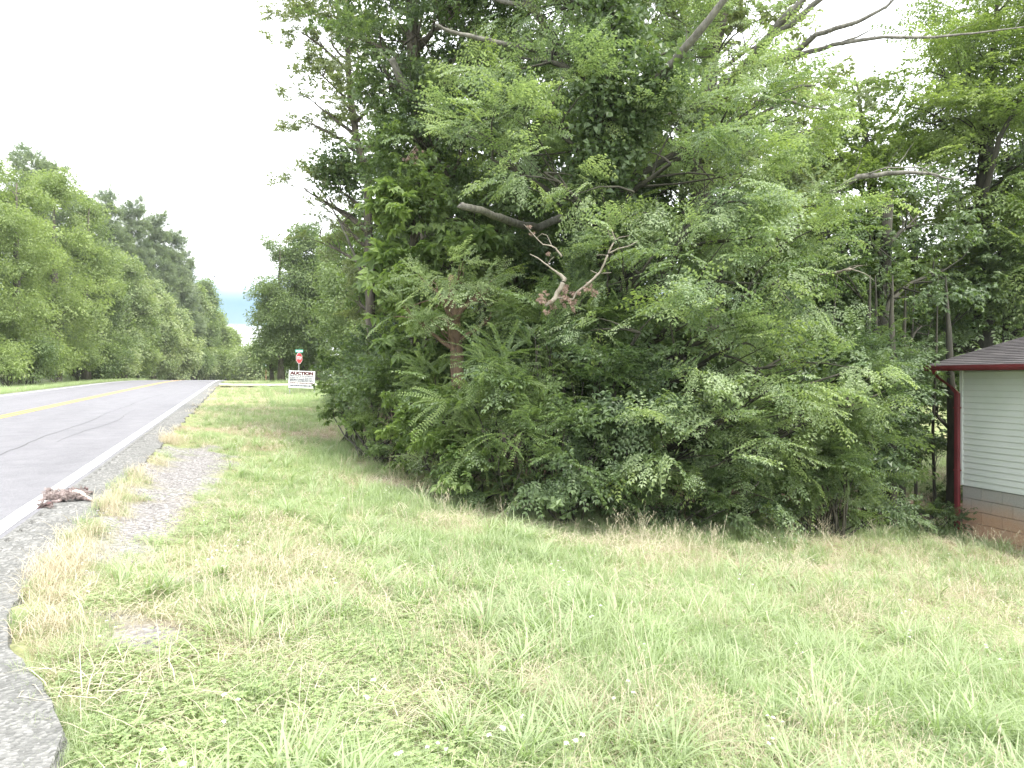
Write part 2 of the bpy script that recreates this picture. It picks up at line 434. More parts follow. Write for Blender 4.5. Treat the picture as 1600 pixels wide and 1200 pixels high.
# ------------------------------------------------------------------ leaf sprays (source meshes for the crowns)
class Leaves:
    """collects leaves as bent kites; lv carries a brightness per leaf"""
    def __init__(s): s.v = []; s.f = []; s.lv = []
    def leaf(s, p, d, up, ln, w, lv, fold=.25):
        d = Vector(d).normalized(); up = Vector(up); sd_ = d.cross(up)
        if sd_.length < 1e-4: sd_ = d.cross(Vector((1, 0, 0)))
        sd_.normalize(); nn = sd_.cross(d)
        p = Vector(p); b = len(s.v)
        m = p + d * ln * .45
        s.v += [tuple(p), tuple(m + sd_ * w * .5 + nn * w * fold), tuple(p + d * ln - nn * ln * .12), tuple(m - sd_ * w * .5 + nn * w * fold), tuple(m + d * ln * .02)]
        s.f += [(b, b + 4, b + 1), (b + 4, b + 2, b + 1), (b, b + 3, b + 4), (b + 4, b + 3, b + 2)]
        s.lv += [lv] * 5
    def twig(s, pts, r):
        for a, c in zip(pts[:-1], pts[1:]):
            a = Vector(a); c = Vector(c); b = len(s.v); o = Vector((0, r, 0)); q = Vector((0, 0, r))
            s.v += [tuple(a - o), tuple(a + o), tuple(c + o * .6), tuple(c - o * .6), tuple(a + q), tuple(c + q)]
            s.f += [(b, b + 1, b + 2, b + 3), (b + 4, b + 5, b + 2, b + 1)]; s.lv += [0] * 6
    def mesh(s, name, m):
        me = bpy.data.meshes.new(name); me.from_pydata(s.v, [], s.f); me.update()
        at = me.attributes.new('lv', 'FLOAT', 'POINT'); at.data.foreach_set('value', np.array(s.lv, 'f'))
        me.materials.append(m); return me
R = random.random
def rnd(a, b): return a + (b - a) * R()
def jit(v, a): return Vector(v) + Vector((rnd(-a, a), rnd(-a, a), rnd(-a, a)))
def spray_pinnate(L_, ln=.055, w=.028, nsub=6, Ls=.55):
    # main twig with side twigs, leaves in two rows, drooping at the tip
    def row(p0, d0, length, n):
        p = Vector(p0); d = Vector(d0).normalized(); pts = [p.copy()]
        for i in range(n):
            d = (d + Vector((0, 0, -.055)) + Vector((rnd(-.06, .06), rnd(-.06, .06), 0))).normalized()
            p = p + d * length / n; pts.append(p.copy())
            for sgn in (1, -1):
                if R() < .9:
                    sdv = d.cross(Vector((0, 0, 1))).normalized() * sgn
                    L_.leaf(p, d * .55 + sdv * .9 + Vector((0, 0, rnd(-.5, .1))), jit((0, 0, 1), .35), ln * rnd(.7, 1.2), w * rnd(.8, 1.2), R())
        L_.leaf(p, d, (0, 0, 1), ln, w, R())
        return pts
    main = row((0, 0, 0), (1, 0, .12), Ls, 9); L_.twig(main[::3], .004)
    for k in range(nsub):
        i = 1 + int(k * 7 / nsub); sgn = 1 if k % 2 else -1
        p = row(main[i], (rnd(.5, .9), sgn * rnd(.5, .9), rnd(-.1, .2)), Ls * rnd(.35, .55), 5); L_.twig(p[::4], .003)
def spray_rosette(L_, ln=.11, w=.055, nt=5, Ls=.45, droop=.25):
    # several shoots each ending in a whorl of leaves
    for k in range(nt):
        a = rnd(-1.1, 1.1); d = Vector((math.cos(a), math.sin(a), rnd(-.2, .45))).normalized()
        l = Ls * rnd(.35, 1); L_.twig([(0, 0, 0), tuple(d * l)], .004)
        for q in range(7):
            b = q / 7 * 6.283 + R(); v = Vector((math.cos(b), math.sin(b), rnd(-.6, .3) - droop))
            L_.leaf(d * l * rnd(.85, 1.05), v + d * .5, jit((0, 0, 1), .4), ln * rnd(.7, 1.15), w * rnd(.8, 1.15), R())
        for q in range(3):
            b = R() * 6.28; L_.leaf(d * l * rnd(.4, .8), (math.cos(b), math.sin(b), -droop), jit((0, 0, 1), .4), ln * rnd(.6, 1), w, R())
def spray_arch(L_, Ls=.58):
    # long arching privet shoots with small leaves in two flat rows
    for k in range(4):
        a = rnd(-1.1, 1.1); d = Vector((math.cos(a), math.sin(a), rnd(-.3, .6))).normalized(); p = Vector((0, 0, 0)); n = 17; l = Ls * rnd(.6, 1.1); pts = [p.copy()]
        for i in range(n):
            d = (d + Vector((0, 0, -.05))).normalized(); p = p + d * l / n; pts.append(p.copy())
            sv = d.cross(Vector((0, 0, 1))).normalized()
            for sgn in (1, -1):
                L_.leaf(p, sv * sgn + d * .45 + Vector((0, 0, rnd(-.2, .25))), jit((0, 0, 1), .3), .034 * rnd(.7, 1.2), .018, R() * (.5 + .5 * i / n))
        L_.twig(pts[::5], .003)
def spray_needles(L_, Ls=.5):
    for k in range(7):
        a = rnd(-1.3, 1.3); d = Vector((math.cos(a), math.sin(a), rnd(.0, .8))).normalized(); l = Ls * rnd(.4, 1)
        L_.twig([(0, 0, 0), tuple(d * l)], .008)
        for q in range(16):
            v = (d * rnd(.3, 1) + Vector((rnd(-1, 1), rnd(-1, 1), rnd(-.6, 1)))).normalized()
            L_.leaf(d * l * rnd(.6, 1.05), v, jit((0, 0, 1), .5), .17 * rnd(.7, 1.1), .022, R(), .1)
def spray_clump(L_, ln=.14, n=46, rad=.42):
    # loose ball of leaves for distant crowns
    for k in range(n):
        v = Vector((rnd(-1, 1), rnd(-1, 1), rnd(-.55, .7)));
        if v.length > 1: v.normalize()
        L_.leaf(v * rad, Vector((v.x, v.y, v.z * .3 - .35)) + Vector((rnd(-.6, .6), rnd(-.6, .6), rnd(-.3, .3))), Vector((0, 0, 1)) + v * .8, ln * rnd(.6, 1.2), ln * rnd(.45, .7), R())
def spray_ivy(L_):
    for k in range(26):
        p = Vector((rnd(-.25, .25), rnd(-.25, .25), rnd(0, .12)))
        L_.leaf(p, (rnd(-1, 1), rnd(-1, 1), rnd(-.6, .2)), jit((0, 0, 1), .7), rnd(.06, .10), rnd(.05, .085), R())
def protos(name, fn, m, n=4):
    out = []
    for k in range(n):
        L_ = Leaves(); fn(L_); out.append(bpy.data.objects.new(name, L_.mesh(name, m)))
    return out
SP = {
 'elm':    protos('elm_spray', spray_pinnate, LM['elm'], 5),
 'elmy':   protos('elm_spray', spray_pinnate, LM['yellow'], 4),
 'elmd':   protos('elm_spray', spray_pinnate, LM['dark'], 4),
 'oak':    protos('oak_spray', lambda l: spray_rosette(l, .10, .045, 6, .45, .1), LM['oak'], 5),
 'dark':   protos('dark_spray', lambda l: spray_rosette(l, .10, .055, 6, .5, .3), LM['dark'], 5),
 'darkf':  protos('fine_dark_spray', lambda l: spray_pinnate(l, .07, .035, 5, .5), LM['dark'], 4),
 'broad':  protos('broad_spray', lambda l: spray_rosette(l, .17, .085, 5, .5, .35), LM['broad'], 5),
 'yellow': protos('yellow_spray', lambda l: spray_rosette(l, .11, .06, 6, .55, .25), LM['yellow'], 5),
 'privet': protos('privet_spray', spray_arch, LM['privet'], 5),
 'ivy':    protos('ivy_spray', spray_ivy, LM['dark'], 3),
 'far':    protos('far_spray', spray_clump, LM['far'], 4),
 'fardk':  protos('far_dark_spray', spray_clump, LM['fardk'], 4),
 'bloom':  protos('bloom_spray', spray_clump, LM['bloom'], 4),
 'pine':   protos('pine_spray', spray_needles, LM['pine'], 4),
 'brown':  protos('dead_spray', lambda l: spray_rosette(l, .10, .03, 4, .22, .8), LM['brown'], 2),
}
SP['elm'] += SP['elmd'][:1] + SP['elmy'][:1] + protos('elm_spray', lambda l: spray_pinnate(l, .045, .024, 3, .35), LM['elm'], 2)
SP['dark'] += SP['darkf'][:1] + protos('small_dark_spray', lambda l: spray_rosette(l, .07, .04, 5, .35, .2), LM['broad'], 2)
SP['privet'] += SP['darkf'][1:3] + protos('short_privet_spray', lambda l: spray_arch(l, .38), LM['privet'], 3)
SP['darkf'] += SP['dark'][:1]
GN_CACHE = {}
def scatter_group(key, objs):
    if key in GN_CACHE: return GN_CACHE[key]
    ng = bpy.data.node_groups.new('scatter_' + key, 'GeometryNodeTree')
    ng.interface.new_socket('Geometry', in_out='INPUT', socket_type='NodeSocketGeometry')
    ng.interface.new_socket('Geometry', in_out='OUTPUT', socket_type='NodeSocketGeometry')
    gi = ng.nodes.new('NodeGroupInput'); go = ng.nodes.new('NodeGroupOutput')
    jn = ng.nodes.new('GeometryNodeJoinGeometry')
    for o in objs:
        oi = ng.nodes.new('GeometryNodeObjectInfo'); oi.inputs['Object'].default_value = o; oi.inputs['As Instance'].default_value = False
        g2 = ng.nodes.new('GeometryNodeGeometryToInstance'); ng.links.new(oi.outputs['Geometry'], g2.inputs[0]); ng.links.new(g2.outputs[0], jn.inputs[0])
    ip = ng.nodes.new('GeometryNodeInstanceOnPoints'); ip.inputs['Pick Instance'].default_value = True
    mpn = ng.nodes.new('GeometryNodeMeshToPoints'); ng.links.new(gi.outputs[0], mpn.inputs[0])
    ng.links.new(mpn.outputs[0], ip.inputs['Points']); ng.links.new(jn.outputs[0], ip.inputs['Instance'])
    def na(nm, ty):
        n = ng.nodes.new('GeometryNodeInputNamedAttribute'); n.data_type = ty; n.inputs['Name'].default_value = nm; return n.outputs['Attribute']
    ng.links.new(na('pick', 'INT'), ip.inputs['Instance Index'])
    er = ng.nodes.new('FunctionNodeEulerToRotation'); ng.links.new(na('rot', 'FLOAT_VECTOR'), er.inputs[0]); ng.links.new(er.outputs[0], ip.inputs['Rotation'])
    ng.links.new(na('scl', 'FLOAT_VECTOR'), ip.inputs['Scale'])
    ng.links.new(ip.outputs[0], go.inputs[0])
    GN_CACHE[key] = ng; return ng
def scatter(name, key, pos, direc, roll, scl, tint, parent=None, objs=None):
    """one object whose geometry is many leaf sprays: pos, direction of growth, roll, scale, tint"""
    objs = objs or SP[key]
    pos = np.asarray(pos, float); n = len(pos)
    if n == 0: return None
    if parent is not None: pos = pos - np.array(parent.location)
    direc = np.asarray(direc, float); direc = direc / np.maximum(np.linalg.norm(direc, axis=1, keepdims=True), 1e-6)
    yaw = np.arctan2(direc[:, 1], direc[:, 0]); pit = np.arcsin(np.clip(direc[:, 2], -1, 1))
    me = bpy.data.meshes.new(name); me.vertices.add(n); me.vertices.foreach_set('co', pos.ravel())
    r = np.stack([np.asarray(roll, float) + 0 * yaw, -pit, yaw], 1)
    a = me.attributes.new('rot', 'FLOAT_VECTOR', 'POINT'); a.data.foreach_set('vector', r.ravel().astype('f'))
    sc = np.asarray(scl, float)
    if sc.ndim == 1: sc = np.repeat(sc[:, None], 3, 1)
    a = me.attributes.new('scl', 'FLOAT_VECTOR', 'POINT'); a.data.foreach_set('vector', sc.ravel().astype('f'))
    a = me.attributes.new('tint', 'FLOAT', 'POINT'); a.data.foreach_set('value', np.clip(tint, 0, 1).astype('f'))
    a = me.attributes.new('pick', 'INT', 'POINT'); a.data.foreach_set('value', rng.integers(0, len(objs), n).astype('i'))
    o = bpy.data.objects.new(name, me); C.objects.link(o)
    if parent is not None: o.parent = parent
    md = o.modifiers.new('scatter', 'NODES'); md.node_group = scatter_group(key, objs)
    for m in {ob.data.materials[0] for ob in objs}: me.materials.append(m)
    return o

# ------------------------------------------------------------------ tree builder
def blob_points(c, r, dens, fl=.8, droop=.2, clump=.34, shell=.45):
    """leafy lobes: clumps over an uneven ellipsoid, each clump a flattened dome of sprays"""
    c = np.array(c, float); r3 = np.array([r, r, r * fl])
    nc = max(5, int(9 * (r / 1.0) ** 1.3)) if r < 2.2 else int(14 + 5 * r)
    out_p, out_d, out_t, cc = [], [], [], []
    for k in range(nc):
        v = rng.normal(size=3); v /= np.linalg.norm(v)
        if v[2] < -.5 and rng.random() < .5: v[2] *= -1
        q = c + v * r3 * (shell + (1.12 - shell) * rng.random() ** .6)
        cr = r * clump * rng.uniform(.7, 1.35)
        n = max(3, int(dens * cr * cr * 4.2))
        ang = rng.random(n) * 6.283; rr = np.sqrt(rng.random(n)) * cr
        off = np.stack([np.cos(ang) * rr, np.sin(ang) * rr, (1 - (rr / cr) ** 2) * cr * .35 + rng.normal(size=n) * cr * .16], 1)
        p = q + off
        d = off * [1, 1, .1] / cr * 1.0 + v * .9 + rng.normal(size=(n, 3)) * .3
        d[:, 2] -= droop
        tnt = np.clip(.5 + .3 * rng.normal() + .14 * rng.normal(size=n), 0, 1)
        out_p.append(p); out_d.append(d); out_t.append(tnt); cc.append(q)
    return np.vstack(out_p), np.vstack(out_d), np.concatenate(out_t), cc
def curve(a, b, bend=.12, n=6, sag=0):
    a = Vector(a); b = Vector(b); L0 = (b - a).length; o = Vector((rnd(-1, 1), rnd(-1, 1), rnd(-.4, 1))) * L0 * bend
    pts = []
    for i in range(n + 1):
        t_ = i / n
        pts.append(a.lerp(b, t_) + o * math.sin(math.pi * t_) + Vector((0, 0, -sag * t_ * t_)) + Vector((rnd(-1, 1), rnd(-1, 1), rnd(-1, 1))) * L0 * .012 * (0 < i < n))
    return pts
def on_trunk(trunk, z):
    for (a, ra), (b, rb) in zip(trunk[:-1], trunk[1:]):
        if a.z <= z <= b.z and b.z > a.z:
            t_ = (z - a.z) / (b.z - a.z); return a.lerp(b, t_), ra + (rb - ra) * t_
    return (trunk[-1] if z > trunk[-1][0].z else trunk[0])
def tree(name, label, cat, trunk, blobs, key, dens, bk=BARK, scale=1.0, tint=0.0, droop=.2, fl=.8, group=None, limbs=True, twigs=True, extra=(), clump=.34, crown='crown', shell=.45, maxlimb=26, trunkname='trunk', ns=9):
    """trunk: [(Vector, radius)], blobs: [(Vector, r)] in world space"""
    root = empty(name, trunk[0][0]); tag(root, label, cat, group)
    m = MB(); tp = []; tr = []
    for (a, ra), (b, rb) in zip(trunk[:-1], trunk[1:]):
        for i in range(4): tp.append(a.lerp(b, i / 4) + jit((0, 0, 0), ra * .12)); tr.append(ra + (rb - ra) * i / 4)
    tp.append(trunk[-1][0]); tr.append(trunk[-1][1])
    tr[0] *= 1.35
    m.tube(tp, tr, ns, rough=.12); m.build(trunkname, bk, root, True)
    ps, ds, ts, cs = [], [], [], []
    for c, r in blobs:
        p, d, t_, cc = blob_points(c, r, dens, fl, droop, clump, shell); ps.append(p); ds.append(d); ts.append(t_); cs.append(cc)
    ps = np.vstack(ps); ds = np.vstack(ds); ts = np.concatenate(ts) + tint
    keep = ps[:, 2] > ground(ps[:, 0], ps[:, 1]) + .05
    ps, ds, ts = ps[keep], ds[keep], ts[keep]
    tag(scatter(crown, key, ps, ds, rng.normal(size=len(ps)) * .45, scale * rng.uniform(.6, 1.35, len(ps)), ts, root), kind='stuff')
    if limbs:
        tw = MB()
        for i, (c, r) in enumerate(blobs):
            c = Vector(c); hd = (Vector((c.x, c.y, 0)) - Vector((trunk[0][0].x, trunk[0][0].y, 0))).length
            a, ra = on_trunk(trunk, c.z - .45 * hd - .2)
            lr = max(.018, min(ra * .6, .03 + .028 * r * 1.5)); pts = curve(a, c, .10, 7)
            if i < maxlimb:
                lm = MB(); lm.tube(pts, [lr * (1 - .75 * k / 7) for k in range(8)], 6); lm.build('limb', bk, root, True)
            if twigs:
                for q in cs[i]:
                    j = random.randint(3, 7); tw.tube(curve(pts[j], q, .12, 3), [lr * .32, lr * .24, lr * .16, .004], 4, cap=False)
        if tw.v: tag(tw.build('twigs', bk, root, True), kind='stuff')
    for f_ in extra: f_(root)
    return root
def B(*rows): return [(P(px, py, Y), r) for px, py, Y, r in rows]
def T(*rows):
    out = []
    for px, py, Y, r in rows:
        p = P(px, py, Y); out.append((p, r))
    p0 = out[0][0]; z = float(ground(p0.x, p0.y)) - .1
    out[0] = (Vector((p0.x, p0.y, z)), out[0][1]); return out
def limb_part(rows, bk=BARKG, name='limb', n=7, sub=4):
    def f_(root):
        m = MB(); pts = [P(a, b, c) for a, b, c, d in rows]; rad = [d * .78 for a, b, c, d in rows]
        # smooth resample
        pp, rr = [], []
        for i in range(len(pts) - 1):
            for k in range(sub):
                t_ = k / sub; pp.append(pts[i].lerp(pts[i + 1], t_) + jit((0, 0, 0), rad[i] * .25)); rr.append(rad[i] + (rad[i + 1] - rad[i]) * t_)
        pp.append(pts[-1]); rr.append(rad[-1])
        m.tube(pp, rr, n, rough=.1); m.build(name, bk, root, True)
        if len(rows) > 3 and name == 'limb':
            tw = MB()
            for k in range(3, len(pp) - 1, 2):
                if R() < .75:
                    L0 = rnd(.15, .55); dv = (pp[k + 1] - pp[k]).normalized() + Vector((rnd(-.8, .8), rnd(-.5, .5), rnd(-.5, .9)))
                    tw.tube(curve(pp[k], pp[k] + dv.normalized() * L0, .12, 4), [min(.012, rr[k] * .4), .008, .006, .004, .002], 4, cap=False)
            if tw.v: tag(tw.build('twigs', bk, root, True), kind='stuff')
    return f_
def ivy_on(rows, w, n, key='ivy', tint=0.0, name='ivy'):
    def f_(root):
        pts = [P(*q[:3]) for q in rows]; ps = []; ds = []
        for k in range(n):
            i = rng.integers(0, len(pts) - 1); t_ = rng.random(); p = np.array(pts[i].lerp(pts[i + 1], t_)); v = rng.normal(size=3); v[2] *= .4; v /= np.linalg.norm(v)
            ps.append(p + v * w * rng.uniform(.6, 1.2)); ds.append(v + [0, 0, -.5])
        tag(scatter(name, key, ps, ds, rng.normal(size=n), rng.uniform(.8, 1.5, n), rng.random(n) * .7 + tint, root), kind='stuff')
    return f_

# ---- the big light-green elm that fills the middle of the picture
tree('elm_tree', 'big light green elm with feathery branches drooping to the lawn, middle of the woods edge', 'tree',
     T((945, 800, 11, .24), (940, 560, 11, .20), (935, 320, 10.5, .17), (948, 150, 10.1, .14), (955, -60, 10.3, .11), (965, -250, 10.6, .06)),
     B((770, 250, 10, .85), (850, 190, 10, .95), (835, 90, 10.6, 1.0), (860, 0, 11.0, 1.0), (1010, 80, 11.6, .9), (860, -110, 11.3, 1.2), (1010, -60, 11.3, 1.2),
       (990, 300, 9.6, .8), (1075, 240, 9.8, .95), (1160, 190, 10.2, .9), (1110, 330, 9.2, .95), (1190, 300, 9.6, .9), (1260, 350, 9.8, .8),
       (1020, 400, 9.0, .75), (1120, 440, 8.9, .85), (1215, 440, 9.2, .85), (1290, 440, 9.8, .6), (850, 270, 9.6, .7),
       (1000, 520, 8.6, .6), (1070, 560, 8.5, .7), (1150, 540, 8.5, .7), (1200, 610, 8.5, .6), (1260, 560, 9.0, .65), (1310, 585, 9.2, .40), (1350, 600, 9.4, .22), (1375, 615, 9.5, .12),
       (1060, 680, 8.2, .55), (1110, 730, 8.3, .42), (1140, 660, 8.4, .5), (1010, 640, 8.6, .5), (1190, 700, 8.9, .45), (1090, 170, 11, 1.0), (1150, 90, 11.5, .8), (940, 420, 10.0, .6), (1180, 760, 9.0, .3)),
     'elm', 30, BARKD, .86, -.05, .3, .75, clump=.36,
     extra=(limb_part([(960, 260, 11, .15), (985, 200, 10.4, .12), (1030, 120, 9.7, .09), (1085, 60, 9.2, .07), (1130, 0, 8.9, .055), (1170, -50, 8.7, .045)], BARKG),
            limb_part([(940, 540, 11, .14), (985, 480, 10, .11), (1030, 445, 9.4, .085), (1075, 360, 9.3, .06), (1110, 300, 9.2, .035)], BARKD),
            limb_part([(940, 470, 11, .10), (1010, 400, 10, .06), (1100, 380, 9.4, .035), (1180, 370, 9.2, .02)], BARKD),
            ivy_on([(945, 700, 10.9), (938, 330, 10.4), (948, 150, 10.05), (955, -40, 10.2)], .27, 380),
            ivy_on([(965, 240, 10.8), (1000, 170, 10.1), (1045, 105, 9.6)], .14, 90)))
# ---- two-stemmed grey oak behind it, whose bare limbs cross the sky at the top right
tree('oak_tree', 'tall oak whose long bare limbs cross the white sky at the top right', 'tree',
     T((1120, 790, 14.5, .26), (1110, 500, 14.5, .22), (1095, 250, 14.5, .19), (1110, 100, 14.5, .15), (1150, -60, 14.5, .1)),
     B((1060, 60, 14.5, 1.1), (1120, 20, 14, 1.1), (1200, 60, 14, .7), (1010, -20, 15, 1.4), (1180, -90, 14.5, 1.3), (1090, -110, 15, 1.4), (1240, 150, 14.5, .8), (1150, 210, 14.5, 1.1), (1290, 200, 15, .7), (1040, 230, 15, 1.2), (1180, 330, 15, 1.2)),
     'oak', 9, BARK, 1.15, .15, .2,
     extra=(limb_part([(1110, 150, 14.4, .12), (1170, 105, 13.5, .10), (1230, 90, 12.8, .085), (1275, 55, 12.3, .06), (1340, 35, 12, .045), (1385, 10, 11.8, .03), (1405, -8, 11.7, .02)]),
            limb_part([(1230, 90, 12.8, .07), (1280, 78, 12.5, .055), (1310, 68, 12.2, .045), (1380, 58, 12, .035), (1460, 58, 12, .028), (1540, 50, 12, .02), (1600, 42, 12, .012)]),
            limb_part([(1310, 68, 12.2, .03), (1340, 58, 12.1, .02), (1362, 46, 12, .01)]),
            limb_part([(1140, 130, 14.3, .14), (1185, 80, 13.2, .12), (1215, 40, 12.7, .10), (1245, 10, 12.4, .09), (1290, -35, 12.2, .07)]),
            limb_part([(1200, 60, 12.9, .08), (1240, 35, 12.5, .07), (1280, 0, 12.2, .06), (1330, -40, 12, .05)]),
            limb_part([(1160, 190, 14, .07), (1210, 145, 13.5, .05), (1250, 135, 13.2, .035), (1275, 133, 13, .02)]),
            limb_part([(1180, 160, 14, .06), (1230, 157, 13.5, .045), (1265, 168, 13.2, .03), (1300, 172, 13, .015)]),
            limb_part([(1120, 170, 13, .02), (1060, 110, 12, .016), (1075, 40, 11.6, .012), (1040, 20, 11.4, .008)])))
# ---- tall dark tree left of the elm
tree('hickory_tree', 'tall dark green tree with a broken pale limb, left of the feathery elm', 'tree',
     T((690, 720, 13.5, .24), (680, 500, 13.5, .2), (665, 300, 13.5, .17), (650, 120, 13.5, .14), (640, -60, 13.5, .1)),
     B((640, 40, 13, 1.2), (720, 20, 13, 1.3), (800, 60, 13.5, 1.2), (600, 110, 13, .9), (690, 140, 12.8, 1.1), (770, 170, 13, 1.1), (655, 210, 12.6, .8), (720, 250, 12.6, 1.1), (650, 290, 12.8, .7),
       (680, 330, 12.2, 1.0), (650, -80, 13.5, 1.5), (780, -70, 14, 1.5), (860, 60, 14, 1.3), (810, 300, 13.3, 1.1), (880, 300, 13.5, 1.1), (820, 420, 13, 1.1), (740, 380, 12.4, .8), (900, 430, 13.2, 1.0), (560, 60, 13.5, .8)),
     'dark', 13, BARK, 1.0, .10, .3,
     extra=(limb_part([(650, 170, 12.9, .1), (635, 140, 12.2, .09), (618, 105, 11.9, .075), (612, 92, 11.85, .07)]),
            limb_part([(900, 330, 12.5, .08), (840, 355, 11.2, .075), (800, 348, 10.4, .07), (760, 332, 9.5, .062), (724, 322, 9.0, .055), (718, 320, 8.97, .05)], bk=BARKG, name='broken_limb', n=10),
            limb_part([(960, 100, 12.0, .07), (880, 85, 11.2, .06), (825, 76, 10.6, .055), (760, 62, 10.3, .045), (705, 50, 10.1, .035), (680, 38, 10.0, .025)]),
            limb_part([(870, 75, 11.6, .08), (850, 40, 11.3, .08), (830, 10, 11.1, .075), (815, -10, 11, .07)]),
            limb_part([(830, 8, 11.1, .05), (790, 4, 11, .045), (770, -2, 11, .03)])))
# ---- slender oak standing at the left with a clean trunk
tree('oak_tree', 'slender oak with a bare grey trunk and airy crown, leftmost against the white sky', 'tree',
     T((582, 640, 17, .14), (580, 520, 17, .12), (576, 400, 17, .11), (575, 280, 17, .10), (556, 215, 17, .08), (545, 120, 17, .07), (540, -40, 17, .05)),
     B((470, 50, 17, .8), (520, 20, 17, 1.1), (495, 110, 17, .55), (560, 90, 16.5, 1.0), (485, 155, 17, .6), (475, 190, 17, .45), (545, 170, 17, .8), (530, 240, 17, .6), (600, 215, 17.6, .8), (625, 330, 17.8, .7), (590, 400, 18.5, .8), (560, 470, 18.5, .8), (610, 500, 18, .7),
       (472, 292, 17, .5), (500, 315, 17, .6), (525, 290, 17, .55), (535, 350, 16.8, .7), (500, 370, 17.2, .5), (540, -60, 17, 1.3), (610, 20, 16.5, 1.2), (600, 150, 16.5, 1.0), (515, 60, 17.5, .9)),
     'oak', 15, BARK, .78, .05, .2, shell=.3,
     extra=(ivy_on([(545, 260, 16.8), (530, 290, 16.8), (520, 240, 17)], .35, 70),
            limb_part([(582, 470, 17, .05), (555, 400, 17, .04), (528, 340, 17, .03), (515, 320, 17, .02)])))
# ---- big-leaved tree in front of it
tree('broadleaf_tree', 'young tree with large bright leaves between the slender oak and the dark hickory', 'tree',
     T((650, 700, 12, .10), (648, 520, 12, .08), (645, 330, 12, .05)),
     B((655, 400, 11.8, .6), (665, 350, 11.8, .7), (655, 470, 11.4, .5), (690, 420, 11.5, .6), (645, 520, 11.4, .35), (670, 530, 11.0, .4), (710, 340, 12, .7), (660, 290, 12, .65), (730, 400, 11.6, .5), (640, 440, 11.6, .4)),
     'broad', 13, BARK, 1.0, .15, .3)
tree('sapling_tree', 'small tree with a reddish brown trunk under a pale round crown at the woods edge', 'tree',
     T((722, 660, 10.2, .105), (715, 590, 10.2, .098), (712, 520, 10.2, .085), (706, 470, 10.2, .06), (705, 430, 10.2, .04)),
     B((640, 490, 10.2, .25), (775, 490, 10.2, .28), (690, 520, 10.2, .2), (690, 465, 10, .42), (740, 470, 10, .40), (665, 440, 10.1, .34), (715, 435, 10, .38), (760, 455, 10.2, .32), (700, 500, 9.8, .25)),
     'elm', 60, BARKB, .62, .25, .2, ns=12)
# ---- woods to the right
def simple(label, name, base, top_r, blobs, key, dens, bk=BARKD, **kw):
    (px, Y, r) = base; last = min(b[1] for b in blobs)
    return tree(name, label, 'tree', T((px, 800, Y, r), (px + rnd(-12, 12), 560, Y, r * .8), (px + rnd(-15, 15), 300, Y, r * .6), (px + rnd(-20, 20), last, Y, r * .08)), B(*blobs), key, dens, bk, **kw)
simple('yellow green maple glowing above the dark understory, left of the big right hand tree', 'maple_tree', (1350, 17, .2), 0,
       [(1330, 130, 17, .7), (1290, 250, 16.5, 1.0), (1370, 210, 17, 1.1), (1340, 320, 16, 1.1), (1420, 300, 16, 1.1), (1400, 400, 15.6, 1.1), (1310, 400, 16, 1.0), (1460, 210, 17.5, 1.1), (1340, 480, 15.5, .9), (1240, 230, 17.5, 1.0)],
       'yellow', 13, scale=1.0, tint=.1,
       extra=(limb_part([(1215, 400, 13, .07), (1262, 330, 11.6, .065), (1310, 295, 11.2, .06), (1340, 276, 11, .055), (1400, 270, 10.9, .045), (1450, 271, 10.9, .03), (1490, 281, 10.9, .012)], name='limb'),
              limb_part([(1345, 275, 11, .02), (1385, 262, 10.8, .016), (1440, 262, 10.7, .01), (1475, 285, 10.6, .006)]),
              limb_part([(1280, 430, 12, .045), (1300, 428, 11.5, .045), (1328, 421, 11.2, .035), (1331, 421, 11.2, .02)], BARKL)))
simple('tall full maple reaching the top right corner of the sky', 'maple_tree', (1540, 15.5, .28), 0,
       [(1540, 30, 15.5, 1.0), (1600, -20, 15.5, 1.4), (1560, 110, 15.5, 1.2), (1490, 130, 15.5, .9), (1630, 150, 15, 1.3), (1540, 210, 15, 1.2), (1460, 180, 15.5, .9), (1590, 250, 14.6, 1.0), (1500, 300, 14.6, 1.1), (1560, 400, 15.2, .9), (1450, 110, 15.8, .6), (1680, 50, 15, 1.5)],
       'elmy', 12, scale=1.45, tint=-.05,
       extra=(limb_part([(1535, 320, 14.6, .08), (1560, 215, 14, .06), (1600, 150, 13.6, .045), (1640, 100, 13.4, .03)], BARKD),))
simple('dark leafy tree filling the gap right of the elm above the drooping branches', 'gum_tree', (1375, 13.2, .15), 0,
       [(1340, 460, 12.8, .75), (1410, 450, 12.6, .8), (1480, 420, 14.5, .8), (1390, 530, 12.6, .6), (1440, 510, 14.2, .6), (1320, 540, 12.4, .6), (1500, 490, 15, .7), (1420, 580, 13.4, .4), (1360, 380, 13, .8), (1300, 500, 12.6, .6), (1430, 350, 13.4, .9)],
       'dark', 16, scale=.95, tint=-.1)
simple('leafy tree rising just behind the roof corner of the white house', 'gum_tree', (1570, 15.5, .18), 0,
       [(1560, 460, 15.3, .9), (1620, 400, 15.3, 1.2), (1530, 400, 15.3, .9), (1660, 300, 15.5, 1.3), (1590, 520, 15.3, .7), (1500, 540, 15.0, .7), (1640, 480, 15.2, 1.0), (1560, 330, 15.3, .7)],
       'darkf', 14, scale=1.4, tint=.25)
